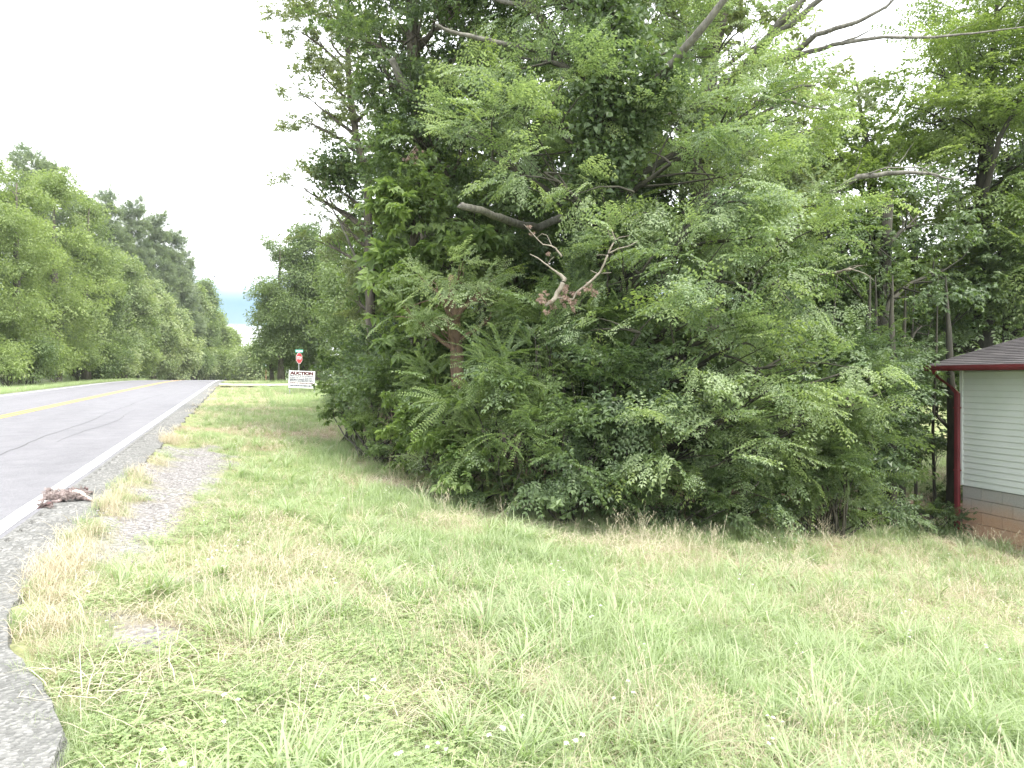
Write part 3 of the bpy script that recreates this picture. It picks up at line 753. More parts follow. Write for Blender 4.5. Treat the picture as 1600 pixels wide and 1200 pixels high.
# deep woods that close the background
DEEP = [(635, 22, .12), (660, 19, .14), (700, 18, .13), (770, 17, .12), (830, 16, .15), (900, 18, .12), (990, 16, .14), (1070, 18, .12), (1160, 17, .13), (1240, 19, .12), (1290, 15.5, .10), (1430, 19, .12), (1520, 19, .13)]
words_ = ['slightly leaning', 'straight', 'crooked', 'slim', 'thick stemmed', 'shaded', 'narrow', 'low branching', 'dusky', 'bushy', 'thin', 'tall', 'half hidden']
near_ = ['beyond the slender oak', 'behind the large leaved young tree', 'behind the small reddish trunk', 'behind the broken limb', 'behind the dead bleached branch', 'left of the ivy clad elm trunk', 'right behind the elm trunk',
         'behind the middle of the elm crown', 'behind the right half of the elm', 'behind the right edge of the elm', 'above the drooping branch tips', 'left of the house corner', 'behind the house roof']
for k, (px, Y, r) in enumerate(DEEP):
    hi = [400, 330, 160, 150, 160, 200, 200, 250, 290, 330, 420, 430, 460][k]
    bl = []
    yy = hi
    while yy < 640:
        bl.append((px + rnd(-40, 40), yy, Y + rnd(-.6, .6), rnd(.9, 1.25) * Y / 18)); yy += 62
        bl.append((px + rnd(-75, 75), yy - 30, Y + rnd(-.6, .6), rnd(.7, 1.0) * Y / 18))
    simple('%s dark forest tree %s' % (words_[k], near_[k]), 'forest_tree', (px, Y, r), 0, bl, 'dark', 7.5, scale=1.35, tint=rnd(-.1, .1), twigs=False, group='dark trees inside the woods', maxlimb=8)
# slim trunks of the understory by the house corner, with thin layered leaves
UND = [(1218, 12.0, .045), (1306, 11.8, .05), (1352, 11.4, .075), (1372, 12.2, .06), (1392, 11.6, .085), (1408, 12.6, .055), (1432, 13.0, .03), (1462, 13.6, .03), (1484, 13.3, .085)]
und_l = ['thin sapling trunk in the shade right under the elm branches', 'sapling trunk in the gap before the twin dark trunks', 'dark trunk, first of the close row left of the sunny gap', 'thin dark trunk between two thicker ones left of the sunny gap',
         'thickest dark trunk in the row left of the sunny gap', 'slim trunk at the left edge of the sunny gap', 'hair thin sapling standing in the sunny gap', 'thin leafy sapling in the right half of the sunny gap', 'dark trunk right beside the red downspout']
for k, (px, Y, r) in enumerate(UND):
    rows = [(min(px, 1395) + rnd(-35, 15), py, Y + rnd(-.2, .7), rnd(.25, .4)) for py in ((560, 610, 660, 710) if k < 6 else (600, 690) if k < 8 else (560, 600))]
    if k == 8: rows = [(1470, 570, 14.2, .35), (1455, 620, 14.2, .25)]
    if k == 6: rows = [(1432, 690, 14, .16), (1440, 590, 14, .2)]
    if k == 7: rows = [(1462, 770, 14.5, .2), (1458, 600, 14.5, .25), (1468, 710, 14.5, .15)]
    tree('sapling_tree', und_l[k], 'tree', T((px, 800, Y, r), (px + rnd(-5, 5), 680, Y, r * .9), (px + rnd(-8, 8), 540, Y, r * .7), (px + rnd(-8, 8), 430, Y, r * .1)), B(*rows), 'darkf', 17, BARKD, 1.0, -.1, .1, .35, group='understory trunks left of the house', clump=.6)

# ------------------------------------------------------------------ bushes
def bush(label, rows, key, dens, base, scale=1., tint=0., droop=.1, fl=.7, name='bush', group='bushes along the edge of the woods', bk=BARKD, clump=.42, nst=4):
    px, py, Y = base; p = P(px, py, Y); g = onground(p.x, p.y)
    root = empty(name, g); tag(root, label, 'bush', group)
    ps, ds, ts = [], [], []
    for c, r in B(*rows):
        a, d, t_, cc = blob_points(c, r, dens, fl, droop, clump, .35); ps.append(a); ds.append(d); ts.append(t_)
        for k in range(2):
            m = MB(); q = Vector(c) + jit((0, 0, 0), r * .3); st0 = g + Vector((rnd(-.25, .25), rnd(-.2, .2), -.05))
            m.tube(curve(st0, q, .1, 4), [.02, .017, .014, .01, .006], 5, cap=False); m.build('stem', bk, root, True)
    ps = np.vstack(ps); ds = np.vstack(ds); ts = np.concatenate(ts) + tint
    keep = ps[:, 2] > ground(ps[:, 0], ps[:, 1]) + .04; ps, ds, ts = ps[keep], ds[keep], ts[keep]
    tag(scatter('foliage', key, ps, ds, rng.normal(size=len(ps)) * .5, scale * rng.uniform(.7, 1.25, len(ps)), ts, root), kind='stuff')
    return root
bush('dark privet thicket with arching shoots below the dead bleached branch', [(840, 560, 9.2, .6), (880, 500, 9.4, .55), (800, 600, 9, .5), (900, 600, 9.1, .55), (930, 520, 9.6, .5), (850, 520, 9.6, .5), (905, 470, 9.9, .4)], 'privet', 34, (870, 790, 9.3), tint=.05)
bush('lower privet with light arching tips, right of the reddish trunk', [(760, 640, 8.8, .42), (800, 680, 8.6, .42), (850, 650, 8.6, .42), (770, 700, 8.6, .36), (815, 620, 8.9, .4)], 'privet', 36, (800, 780, 8.9), tint=.3)
bush('shaded bush just above the lawn edge left of the broad floor leaves', [(860, 720, 8.2, .38), (910, 740, 8.2, .35), (820, 735, 8.3, .34), (940, 690, 8.4, .4), (880, 680, 8.4, .38), (960, 750, 8.4, .3)], 'darkf', 36, (890, 780, 8.5), tint=.1, scale=.8)
bush('dark bush under the left side of the elm', [(960, 620, 8.9, .5), (1000, 720, 8.7, .35), (950, 560, 9.4, .5), (985, 770, 8.8, .25), (930, 640, 9, .5)], 'darkf', 30, (970, 790, 9.1), tint=-.05)
bush('leafy bush with broad fresh leaves below the reddish trunk', [(690, 660, 10, .42), (730, 690, 9.4, .4), (660, 620, 10.5, .42), (700, 705, 9.3, .35), (745, 730, 8.9, .3), (650, 680, 10, .35)], 'broad', 24, (700, 730, 9.9), scale=.62, tint=.05)
bush('bluish green bush at the foot of the large leaved tree', [(600, 590, 12.5, .5), (640, 580, 12, .5), (570, 600, 13, .45), (620, 620, 12, .4), (660, 590, 11.6, .45)], 'dark', 26, (610, 660, 12.3), tint=.35, scale=.85)
bush('rounded bush next to the auction sign at the end of the woods edge', [(548, 600, 14.5, .36), (560, 612, 14.2, .38), (580, 630, 13.5, .36), (548, 628, 14, .2), (565, 585, 15, .35)], 'dark', 26, (545, 640, 14.6), tint=.45, scale=.8)
bush('leafy bush hiding the foot of the small reddish trunk', [(700, 610, 9.9, .35), (735, 620, 9.8, .35), (670, 600, 10.3, .35), (715, 635, 9.7, .3), (755, 600, 10, .35)], 'privet', 36, (715, 700, 10.1), tint=.15, scale=.9)
bush('dark shrub filling the shade behind the bluish bush', [(640, 560, 14, .7), (590, 560, 15, .7), (680, 600, 13, .5), (620, 620, 14, .6), (600, 590, 16, .5)], 'dark', 13, (620, 640, 14.5), tint=-.1, scale=1.1)
bush('low weedy bush creeping onto the grass below the bluish bush', [(540, 640, 13.6, .26), (522, 622, 14.6, .25), (560, 655, 13, .28), (590, 665, 12.2, .3), (620, 680, 11.6, .32), (650, 700, 11, .3), (600, 640, 12.5, .35), (680, 725, 10.2, .28)], 'elm', 30, (620, 700, 11.8), scale=.6, tint=.2)
bush('low dark leafy weeds spilling onto the grass between the auction sign and the bend', [(548, 655, 13.2, .2), (575, 672, 12.4, .22), (600, 690, 11.7, .2), (532, 640, 13.9, .2), (640, 712, 10.8, .2)], 'broad', 34, (575, 680, 12.4), scale=.5, tint=.1)
bush('thin brambles with brown stalks at the bend of the lawn edge', [(720, 745, 9.4, .25), (760, 755, 9, .26), (690, 740, 9.8, .25), (790, 765, 8.8, .22)], 'privet', 26, (740, 760, 9.3), tint=.25, scale=.8)
bush('feathery dark privet under the drooping branch tips right of the elm', [(1230, 660, 10, .5), (1290, 640, 10.4, .5), (1315, 680, 10.4, .4), (1280, 710, 9.8, .42), (1325, 740, 10.2, .3), (1230, 730, 9.8, .38), (1300, 770, 9.8, .3), (1300, 600, 10.8, .4)], 'privet', 26, (1290, 815, 10.2), tint=-.1, scale=1.1)
bush('dense low growth filling the foot of the woods edge left of the close trunks', [(1200, 785, 9.6, .24), (1250, 795, 9.9, .24), (1300, 795, 10.1, .24), (1345, 800, 10.5, .24), (1390, 803, 10.9, .22), (1230, 760, 9.8, .3), (1330, 765, 10.3, .28)], 'darkf', 34, (1290, 812, 10.1), scale=.75, tint=.05)
bush('dense low growth under the lowest elm branches at the centre of the lawn edge', [(985, 775, 8.9, .24), (1030, 785, 9, .24), (1080, 785, 9.1, .24), (1130, 790, 9.2, .22), (1060, 750, 9, .3), (940, 770, 8.7, .22)], 'darkf', 34, (1050, 800, 9.1), scale=.7, tint=.1)
bush('low shaded bush behind the fallen pale branch', [(1160, 770, 9.4, .3), (1210, 780, 9.6, .28), (1100, 780, 9.2, .25), (1050, 775, 9.1, .25)], 'darkf', 26, (1150, 810, 9.8), scale=.8, tint=-.15)
bush('dark leafy privet filling the space left of the close trunks', [(1330, 600, 11, .55), (1350, 700, 11, .35), (1365, 640, 11.6, .35), (1310, 570, 11.4, .5), (1365, 760, 11.2, .3)], 'darkf', 22, (1360, 815, 11.2), tint=-.15, scale=1.)
bush('low green bush at the foot of the red downspout', [(1440, 805, 11.8, .22), (1465, 812, 11.9, .22), (1415, 808, 11.6, .2), (1480, 815, 12, .15)], 'dark', 34, (1450, 822, 12.0), tint=0, scale=.55)
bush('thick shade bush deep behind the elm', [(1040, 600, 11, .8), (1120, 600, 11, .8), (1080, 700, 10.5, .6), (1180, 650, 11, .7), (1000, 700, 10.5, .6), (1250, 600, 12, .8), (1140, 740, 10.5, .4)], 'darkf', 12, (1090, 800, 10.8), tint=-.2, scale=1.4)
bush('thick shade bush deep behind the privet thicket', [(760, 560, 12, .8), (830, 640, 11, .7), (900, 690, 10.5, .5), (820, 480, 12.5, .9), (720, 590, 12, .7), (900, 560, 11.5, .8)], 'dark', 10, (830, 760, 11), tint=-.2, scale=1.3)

# ------------------------------------------------------------------ trees right of the road in the distance
def far_tree(name, label, px, Y, topy, w, key, dens=1.2, bot=585, scale=2.0, tint=0., bk=BARK, pine=False, group=None, n=None, fl=.8, cat='tree'):
    """crown w photo pixels wide reaching up to topy"""
    m_ = Y / F; hgt = (bot - topy) * m_; wr = w * m_ / 2
    p0 = P(px, 600, Y); g = onground(p0.x, p0.y); top = CZ + (590 - topy) * m_
    H_ = top - g.z; bl = []
    if pine:
        n = n or 13
        for i in range(n):
            f_ = .42 + .56 * i / (n - 1); rr = wr * (1.1 - .85 * (f_ - .42) / .58) ; a = i * 2.4 + R()
            bl.append((Vector((g.x + math.cos(a) * rr * .6, g.y + math.sin(a) * rr * .6, g.z + H_ * f_ - .3)), max(.6, rr * .55)))
    else:
        n = n or 16
        for i in range(n):
            f_ = rnd(.12, .95) if i > 2 else (.92, .55, .25)[i]
            env = math.sin(math.pi * min(1, (f_ * .80 + .16))) ** .6; a = rnd(0, 6.283); rad = wr * env * rnd(.25, .85)
            br = wr * rnd(.34, .52) * (.75 if f_ > .8 else 1)
            bl.append((Vector((g.x + math.cos(a) * rad, g.y + math.sin(a) * rad, g.z + min(H_ * f_, H_ - br * .8))), br))
    tr = [(g - Vector((0, 0, .2)), H_ * .018 + .05), (g + Vector((rnd(-.2, .2), 0, H_ * .5)), H_ * .012 + .04), (g + Vector((rnd(-.3, .3), 0, H_ * .93)), .04)]
    return tree(name, label, cat, tr, bl, key, dens, bk, scale, tint, .15, fl, group=group, limbs=True, twigs=pine, maxlimb=10, shell=.55, ns=7)
far_tree('forest_tree', 'rounded full tree left of the stop sign against the white sky', 440, 58, 366, 95, 'fardk', 3.4, scale=1.35, tint=.15, n=26)
far_tree('forest_tree', 'dark full tree right behind the stop sign', 470, 60, 350, 96, 'fardk', 3.4, scale=1.3, tint=0, n=26)
far_tree('forest_tree', 'leafy tree between the stop sign tree and the slender oak', 548, 34, 330, 112, 'fardk', 5, scale=.95, tint=.1, n=26)
far_tree('forest_tree', 'tall tree rising just right of the auction sign', 536, 52, 345, 84, 'fardk', 4.5, scale=1.1, tint=.2, n=26, bot=600)
far_tree('forest_tree', 'rounded tree standing close behind the stop sign and the auction sign', 497, 60, 372, 80, 'fardk', 3.6, scale=1.2, tint=.05, n=24)
far_tree('forest_tree', 'tree with low hanging leaves over the grass right of the auction sign', 592, 26, 400, 80, 'fardk', 4.0, scale=.8, tint=.2, n=18)
far_tree('forest_tree', 'dense dark tree filling the gap behind the stop sign post', 478, 60, 430, 80, 'fardk', 3.2, scale=1.5, tint=-.1, n=24, bot=600)
far_tree('forest_tree', 'low edge tree leaning over the side road left of the stop sign', 425, 62, 470, 50, 'fardk', 2.4, scale=1.3, tint=.2, n=14)
far_tree('flowering_tree', 'pale pinkish flowering tree at the end of the road behind the green sign', 405, 120, 538, 60, 'bloom', .8, scale=2.6, tint=-.2, n=12)
far_tree('flowering_tree', 'small pale green tree at the vanishing point of the road', 375, 150, 548, 46, 'far', .7, scale=3, tint=0, n=10)

# ------------------------------------------------------------------ wall of trees left of the road
def lefttree(name, label, px, Y, topy, w, key, **kw):
    return far_tree(name, label, px, Y, topy, w, key, group='trees along the left side of the road', **kw)
LT = [
 ('oak_tree', 'leafy roadside tree cut by the left edge of the photo', -60, 42, 235, 170, 'far', dict(tint=.05)),
 ('oak_tree', 'bright green tree standing first in the left tree wall', 25, 44, 262, 150, 'far', dict(tint=.15)),
 ('oak_tree', 'yellow green tree second along the left tree wall', 88, 52, 272, 130, 'far', dict(tint=.3)),
 ('oak_tree', 'grey topped tree standing tall behind the left tree wall', 60, 58, 236, 120, 'pine', dict(tint=.1, scale=2.2)),
 ('gum_tree', 'mid green tree third along the left tree wall before the pines', 135, 62, 305, 105, 'far', dict(tint=.05)),
 ('gum_tree', 'small dark leaved tree in front of the first pine', 155, 70, 400, 85, 'fardk', dict(tint=.3)),
 ('pine_tree', 'tallest grey green pine above the left tree wall', 165, 90, 305, 70, 'pine', dict(pine=True)),
 ('pine_tree', 'second pine from the left with a rounded grey top', 205, 96, 318, 66, 'pine', dict(pine=True)),
 ('pine_tree', 'third pine from the left in the group', 240, 104, 335, 62, 'pine', dict(pine=True)),
 ('pine_tree', 'fourth pine with its branches over the road side', 268, 112, 362, 56, 'pine', dict(pine=True)),
 ('pine_tree', 'rightmost pine of the group ending the tall skyline', 288, 120, 398, 40, 'pine', dict(pine=True)),
 ('locust_tree', 'pale blossoming tree below the tallest pine', 195, 78, 400, 75, 'bloom', dict(tint=-.3)),
 ('locust_tree', 'pale blossoming tree below the third pine', 240, 90, 440, 62, 'bloom', dict(tint=-.15)),
 ('locust_tree', 'whitish blossoming tree low beside the road before the crest', 272, 98, 480, 56, 'bloom', dict(tint=.0)),
 ('gum_tree', 'green tree between the blossoming trees at mid distance', 215, 84, 470, 60, 'fardk', dict(tint=.3)),
 ('locust_tree', 'pale tree right of the last pine at the road crest', 305, 125, 450, 52, 'bloom', dict(tint=-.2)),
 ('gum_tree', 'green tree filling the dip of the skyline before the tallest pine', 118, 66, 292, 90, 'fardk', dict(tint=.35)),
 ('gum_tree', 'soft green tree just right of the rightmost pine', 318, 132, 440, 44, 'fardk', dict(tint=.3)),
 ('gum_tree', 'green tree lower down the slope right of the last pine', 330, 140, 485, 50, 'far', dict(tint=.1)),
 ('gum_tree', 'hazy green tree near the vanishing point on the left', 352, 155, 515, 44, 'far', dict(tint=.2)),
]
for nm, lb, px, Y, topy, w, key, kw in LT:
    k2 = dict(dens=2.3 * (52 / Y) ** 1.1, scale=1.25 * (Y / 52) ** .75, n=24); k2.update(kw)
    if k2.get('pine'): k2['n'] = 22; k2['scale'] = 2.6; k2['dens'] = 1.5
    elif key == 'pine': k2['dens'] = 1.6
    lefttree(nm, lb, px, Y, topy, w, key, **k2)
LB = [(8, 40, 'leafy bush hanging low at the left edge of the photo above the verge'), (45, 43, 'dark green bush beside the verge with white flowers before it'), (85, 49, 'bush with pale flowers at its foot, third along the left verge'),
      (120, 56, 'rounded green bush, fourth along the left verge'), (150, 64, 'bush below the small dark leaved tree'), (180, 72, 'light bush, sixth along the left verge'),
      (208, 82, 'bush under the green mid distance tree'), (235, 92, 'bush left of the whitish blossoming tree'), (300, 118, 'dark bush in the shade at the road crest'), (335, 130, 'hazy bush where the road disappears')]
for k, (px, Y, lb) in enumerate(LB):
    top = 540 + k * 3
    rows = [(px + rnd(-22, 22), rnd(top, 575), Y + rnd(-1, 1), Y / F * rnd(16, 26)) for i in range(7)]
    bush(lb, rows, ['far', 'fardk', 'far', 'far', 'fardk', 'bloom', 'far', 'bloom', 'fardk', 'far'][k], 2.6 * (50 / Y), (px, 590, Y), scale=1.2 * (Y / 50) ** .7, tint=.1, group='bushes under the left tree wall')
# a mass of far woods behind both tree walls, one mass nobody could count
def far_woods():
    ps, ds = [], []
    for i in range(4200):
        a = rng.random()
        if i % 2: s = rng.uniform(-60, -22); d = rng.uniform(10, 230); h = rng.uniform(5, 13)
        elif i % 6 == 0: s = rng.uniform(-45, 40); d = rng.uniform(235, 290); h = rng.uniform(2, 9)
        elif i % 4: s = rng.uniform(18, 120); d = rng.uniform(70, 200); h = rng.uniform(2, 14)
        else: s = rng.uniform(14, 60) + 12; d = rng.uniform(24, 60); h = rng.uniform(1.5, 9)
        x, y = XY(s, d); ps.append((x, y, float(ground(x, y)) + h * rng.random() ** .6)); ds.append(rng.normal(size=3))
    o = scatter('far_woods', 'fardk', ps, ds, rng.normal(size=len(ps)), rng.uniform(4, 6, len(ps)), rng.random(len(ps)))
    tag(o, 'distant mass of woods behind the roadside trees', 'woods', kind='stuff')
far_woods()

# ------------------------------------------------------------------ dead branch, fallen branches, floor plant
def wood(name, label, cat, rows_list, mtl, leaves=(), group=None):
    p0 = P(*rows_list[0][0][:3]); root = empty(name, p0); tag(root, label, cat, group)
    for i, rows in enumerate(rows_list): limb_part(rows, mtl, 'stem' if i == 0 else 'twig', 6)(root)
    if leaves:
        ps = [np.array(P(*q)) + rng.normal(size=3) * .05 for q in leaves]
        dl = scatter('dead_leaves', 'brown', ps, [(rng.normal() * .5, rng.normal() * .5, -1) for q in ps], rng.normal(size=len(ps)), rng.uniform(.25, .5, len(ps)), rng.random(len(ps)), root); tag(dl, kind='stuff')
Yb = 8.35
wood('dead_branch', 'bleached dead branch with curled brown leaves hanging in front of the elm', 'branch',
     [[(852, 478, Yb, .018), (866, 468, Yb, .036), (877, 448, Yb, .04), (882, 436, Yb, .034), (868, 424, Yb, .014), (855, 414, Yb + .05, .012), (840, 403, Yb + .1, .009), (828, 397, Yb + .15, .005)],
      [(868, 465, Yb, .02), (895, 468, Yb, .012), (900, 458, Yb, .018), (925, 438, Yb - .05, .018), (938, 425, Yb - .05, .017), (947, 405, Yb - .1, .016), (952, 392, Yb - .1, .014), (961, 375, Yb - .1, .010), (955, 358, Yb - .1, .007)],
      [(950, 396, Yb - .1, .011), (965, 389, Yb - .1, .009), (984, 384, Yb - .1, .007), (996, 377, Yb - .1, .004)],
      [(961, 375, Yb - .1, .007), (968, 371, Yb - .1, .006), (984, 368, Yb - .1, .003)],
      [(935, 428, Yb, .008), (928, 425, Yb, .006), (922, 422, Yb, .003)], [(940, 427, Yb, .007), (955, 426, Yb, .004)],
      [(948, 399, Yb, .006), (940, 398, Yb, .005), (931, 399, Yb, .003)], [(957, 420 - 45, Yb, .005), (951, 364, Yb, .004), (949, 352, Yb, .003), (953, 330, Yb, .002)],
      [(855, 416, Yb, .007), (860, 406, Yb, .005), (866, 401, Yb, .003)]],
     BARKL, [(852 + rnd(-5, 5), 462 + rnd(-9, 12), Yb - .03) for _ in range(10)] + [(888 + rnd(-9, 9), 462 + rnd(-12, 12), Yb) for _ in range(13)] + [(918 + rnd(-6, 6), 444 + rnd(-3, 8), Yb) for _ in range(4)] + [(862, 478, Yb)])
wood('dead_branch', 'thin bleached twig hanging below the broken limb, left of the larger dead branch', 'branch',
     [[(878, 401, 8.9, .016), (868, 388, 8.9, .014), (861, 384, 8.9, .012), (848, 382, 8.9, .010), (838, 372, 8.9, .008), (826, 358, 8.9, .006), (818, 350, 8.9, .003)], [(862, 384, 8.9, .007), (855, 368, 8.9, .005), (847, 365, 8.9, .004), (838, 372, 8.9, .003)]],
     BARKL, [(823, 350, 8.9), (826, 353, 8.9), (852, 378, 8.9)])
wood('dead_branch', 'small cluster of rusty dead leaves hanging high in the dark tree', 'branch', [[(650, 228, 11.6, .012), (640, 240, 11.5, .008), (633, 252, 11.5, .004)]], BARKL, [(650 + rnd(-22, 14), 240 + rnd(-8, 12), 11.5) for _ in range(9)])
def fallen(label, rows):
    p0 = G(rows[0][0], rows[0][1]); root = empty('fallen_branch', p0); tag(root, label, 'branch', 'fallen branches at the lawn edge')
    pts = []
    for px, py, up in rows:
        g = G(px, py); g.z += up; pts.append(g)
    m = MB(); m.tube(pts, [.018 * (1 - .6 * i / len(pts)) for i in range(len(pts))], 6); m.build('stem', BARKL, root, True)
    m = MB(); m.tube([pts[1], pts[1] + Vector((.12, -.05, .08)), pts[1] + Vector((.25, -.05, .06))], [.008, .006, .003], 5); m.build('twig', BARKL, root, True)
fallen('pale fallen branch lying on the lawn edge under the elm', [(1122, 800, .30), (1135, 808, .22), (1150, 815, .08), (1162, 822, .02)])
fallen('short pale stick lying left of the longer fallen branch', [(1085, 811, .05), (1105, 815, .05), (1135, 815, .04)])
fallen('small forked stick at the lawn edge under the close trunks', [(1276, 815, .1), (1286, 819, .06), (1300, 824, .03)])
fallen('grey stick in the brush right of the longer fallen branch', [(1210, 808, .2), (1230, 816, .1), (1250, 822, .03)])

m_, t, b = mat('broad_floor_leaf'); n = noise_tex(t, 5); r = ramp(t, n.outputs[0], [(.3, (.06, .14, .04)), (.7, (.11, .22, .07))]); t.links.new(r.outputs[0], b.inputs['Base Color']); b.inputs['Roughness'].default_value = .5
FL = m_
def floor_plant():
    g = G(900, 806); root = empty('broadleaf_plant', g); tag(root, 'low plant with a whorl of large oval leaves at the lawn edge', 'plant')
    m = MB(); m.tube([g, g + Vector((0, -.02, .18)), g + Vector((0, -.04, .36))], [.01, .008, .005], 5); m.build('stem', BARKD, root, True)
    for k in range(11):
        a = k * 2.4; hgt = .2 + .16 * (k % 3) / 2; v = Vector((math.cos(a), math.sin(a) - .3, 0)).normalized(); o = g + Vector((0, -.03, hgt)); ln = rnd(.20, .28); w = ln * .42
        sd_ = v.cross(Vector((0, 0, 1))); vs = []; fs = []
        for i in range(7):
            f_ = i / 6; ww = w * .5 * math.sin(math.pi * min(1, f_ * .9 + .06)) ** .8; c = o + v * ln * f_ + Vector((0, 0, .06 * math.sin(f_ * 2.2) - .16 * f_ * f_))
            vs += [c - sd_ * ww + Vector((0, 0, .02)), c, c + sd_ * ww + Vector((0, 0, .02))]
        for i in range(6): fs += [(i * 3, i * 3 + 1, i * 3 + 4, i * 3 + 3), (i * 3 + 1, i * 3 + 2, i * 3 + 5, i * 3 + 4)]
        mb = MB(); mb.add(vs, fs); mb.build('leaf', FL, root, True)
floor_plant()

# ------------------------------------------------------------------ house
def house():
    corner = Vector((7.77, 12.3)); u = Vector((.235, -.972)); nrm = Vector((-.972, -.235))     # along the wall towards the camera; outward
    zg = float(ground(corner.x, corner.y)) - .05
    def W(a, o, z): p = corner + u * a + nrm * o; return Vector((p.x, p.y, z))
    U = Vector((u.x, u.y, 0)); NN = Vector((nrm.x, nrm.y, 0)); K = Vector((0, 0, 1))
    ze = CZ + .13; zs = CZ - 167 / F * 12.3; Lh = 9.0; D = 6.5
    root = empty('house', W(0, 0, zg)); tag(root, 'white sided house with dark shingle roof and dark red gutter at the right edge', 'house')
    # materials
    side, t, b = mat('white_vinyl_siding'); n = noise_tex(t, 1.4, 4); n2 = noise_tex(t, 40, 2, mapping=(1, 1, 12))
    r = ramp(t, n.outputs[0], [(.3, (.66, .72, .69)), (.7, (.77, .81, .81))]); t.links.new(r.outputs[0], b.inputs['Base Color']); b.inputs['Roughness'].default_value = .45
    bump(t, b, n2.outputs[0], .15, .001)
    red = plain('dark_red_metal', (.19, .035, .042), .4, .2, 3)
    blk, t, b = mat('stained_concrete_block')
    tcn = node(t, 'ShaderNodeTexCoord'); sp = node(t, 'ShaderNodeSeparateXYZ'); geo = node(t, 'ShaderNodeNewGeometry'); t.links.new(geo.outputs['Position'], sp.inputs[0])
    n = noise_tex(t, 2.2, 4, vec=geo.outputs['Position']); n2 = noise_tex(t, 60, 3, vec=geo.outputs['Position'])
    mr = node(t, 'ShaderNodeMapRange'); mr.inputs[1].default_value = zg + .78; mr.inputs[2].default_value = zg + .42; t.links.new(sp.outputs[2], mr.inputs[0])
    ad = node(t, 'ShaderNodeMath', operation='MULTIPLY_ADD'); t.links.new(n.outputs[0], ad.inputs[0]); ad.inputs[1].default_value = .8; t.links.new(mr.outputs[0], ad.inputs[2])
    ad2 = node(t, 'ShaderNodeMath', operation='SUBTRACT'); t.links.new(ad.outputs[0], ad2.inputs[0]); ad2.inputs[1].default_value = .4
    cl_ = node(t, 'ShaderNodeClamp'); t.links.new(ad2.outputs[0], cl_.inputs[0])
    c = mix(t, cl_.outputs[0], ramp(t, n2.outputs[0], [(.3, (.34, .335, .325)), (.7, (.45, .44, .43))]).outputs[0], ramp(t, n2.outputs[0], [(.3, (.48, .29, .19)), (.7, (.60, .40, .29))]).outputs[0])
    t.links.new(c, b.inputs['Base Color']); b.inputs['Roughness'].default_value = .95; bump(t, b, n2.outputs[0], .4, .004)
    mortar = plain('mortar', (.40, .37, .33), .95)
    # core and foundation
    m = MB(); m.box(W(Lh / 2, -D / 2, (zs + ze) / 2 + .04), U * (Lh / 2 - .03), NN * (D / 2 - .03), K * ((ze - zs) / 2 + .06)); m.build('wall', side, root)
    m = MB(); m.box(W(Lh / 2, -D / 2 - .05, (zg + zs) / 2 - .15), U * (Lh / 2 - .045), NN * (D / 2 - .055 + .05), K * ((zs - zg) / 2 + .15)); m.build('foundation', mortar, root)
    # blocks
    hB = .195; lB = .375; base = None
    rows = int((zs - zg + .25) / (hB + .008)) + 1
    for j in range(rows):
        z = zs - .012 - hB / 2 - j * (hB + .008)
        a = .02 + (lB + .008) * (0 if j % 2 == 0 else -.5)
        while a < Lh - .1 and a < 4.2:
            a0 = max(.03, a); a1 = min(a + lB, 4.4)
            if a1 - a0 > .05:
                m = MB(); m.box(W((a0 + a1) / 2, -.08, z), U * ((a1 - a0) / 2), NN * (.08 + rnd(-.001, .001)), K * (hB / 2)); m.build('block', blk, root)
            a += lB + .008
    m = MB(); m.box(W((4.41 + Lh) / 2, -.09, (zs + zg) / 2 - .1), U * ((Lh - 4.41) / 2), NN * .085, K * ((zs - zg) / 2 + .08)); m.build('foundation_panel', blk, root)
    # lapped siding boards, each with its own lip
    lap = .1015; z = zs; k = 0; topz = ze - .015
    while z < topz - .02:
        z1 = min(z + lap, topz); m = MB()
        a0, a1 = .05, Lh
        prof = [(.0, z), (.016, z), (.017, z + .010), (.003, z1 - .001), (.0, z1)]
        v = [W(a0, o, q) for o, q in prof] + [W(a1, o, q) for o, q in prof]
        m.add(v, [(0, 1, 6, 5), (1, 2, 7, 6), (2, 3, 8, 7), (3, 4, 9, 8), (0, 4, 3, 2, 1), (5, 6, 7, 8, 9)]); m.build('siding_board', side, root)
        z = z1; k += 1
    m = MB(); m.box(W(.02, .008, (zs + ze) / 2), U * .028, NN * .020, K * ((ze - zs) / 2)); m.build('corner_trim', side, root)
    # end wall away from the camera gets simple boards too
    # roof: low gable, ridge parallel to the wall
    oh = .38; pitch = .25
    def Rf(a, o, dz=0): return W(a, o, ze + .075 + (oh - o) * pitch + dz)
    sof = plain('soffit', (.45, .45, .40), .6)
    m = MB(); m.box(W(Lh / 2, oh / 2 + .005, ze + .005), U * (Lh / 2 + oh), NN * (oh / 2 - .01), K * .008); m.build('soffit', sof, root)
    m = MB(); m.box(W(Lh / 2, oh + .012, ze + .035), U * (Lh / 2 + oh), NN * .010, K * .05); m.build('fascia', red, root)
    gut = MB(); pr = [(oh + .022, ze + .07), (oh + .022, ze - .005), (oh + .09, ze - .005), (oh + .115, ze + .03), (oh + .12, ze + .072), (oh + .112, ze + .072), (oh + .10, ze + .03), (oh + .08, ze + .008), (oh + .03, ze + .008), (oh + .03, ze + .07)]
    v = [W(-oh, o, q) for o, q in pr] + [W(Lh + oh, o, q) for o, q in pr]; nn = len(pr)
    gut.add(v, [(i, (i + 1) % nn, nn + (i + 1) % nn, nn + i) for i in range(nn)] + [tuple(range(nn)), tuple(reversed(range(nn, 2 * nn)))]); gut.build('gutter', red, root)
    rake = MB(); a_ = -oh - .012
    v = []
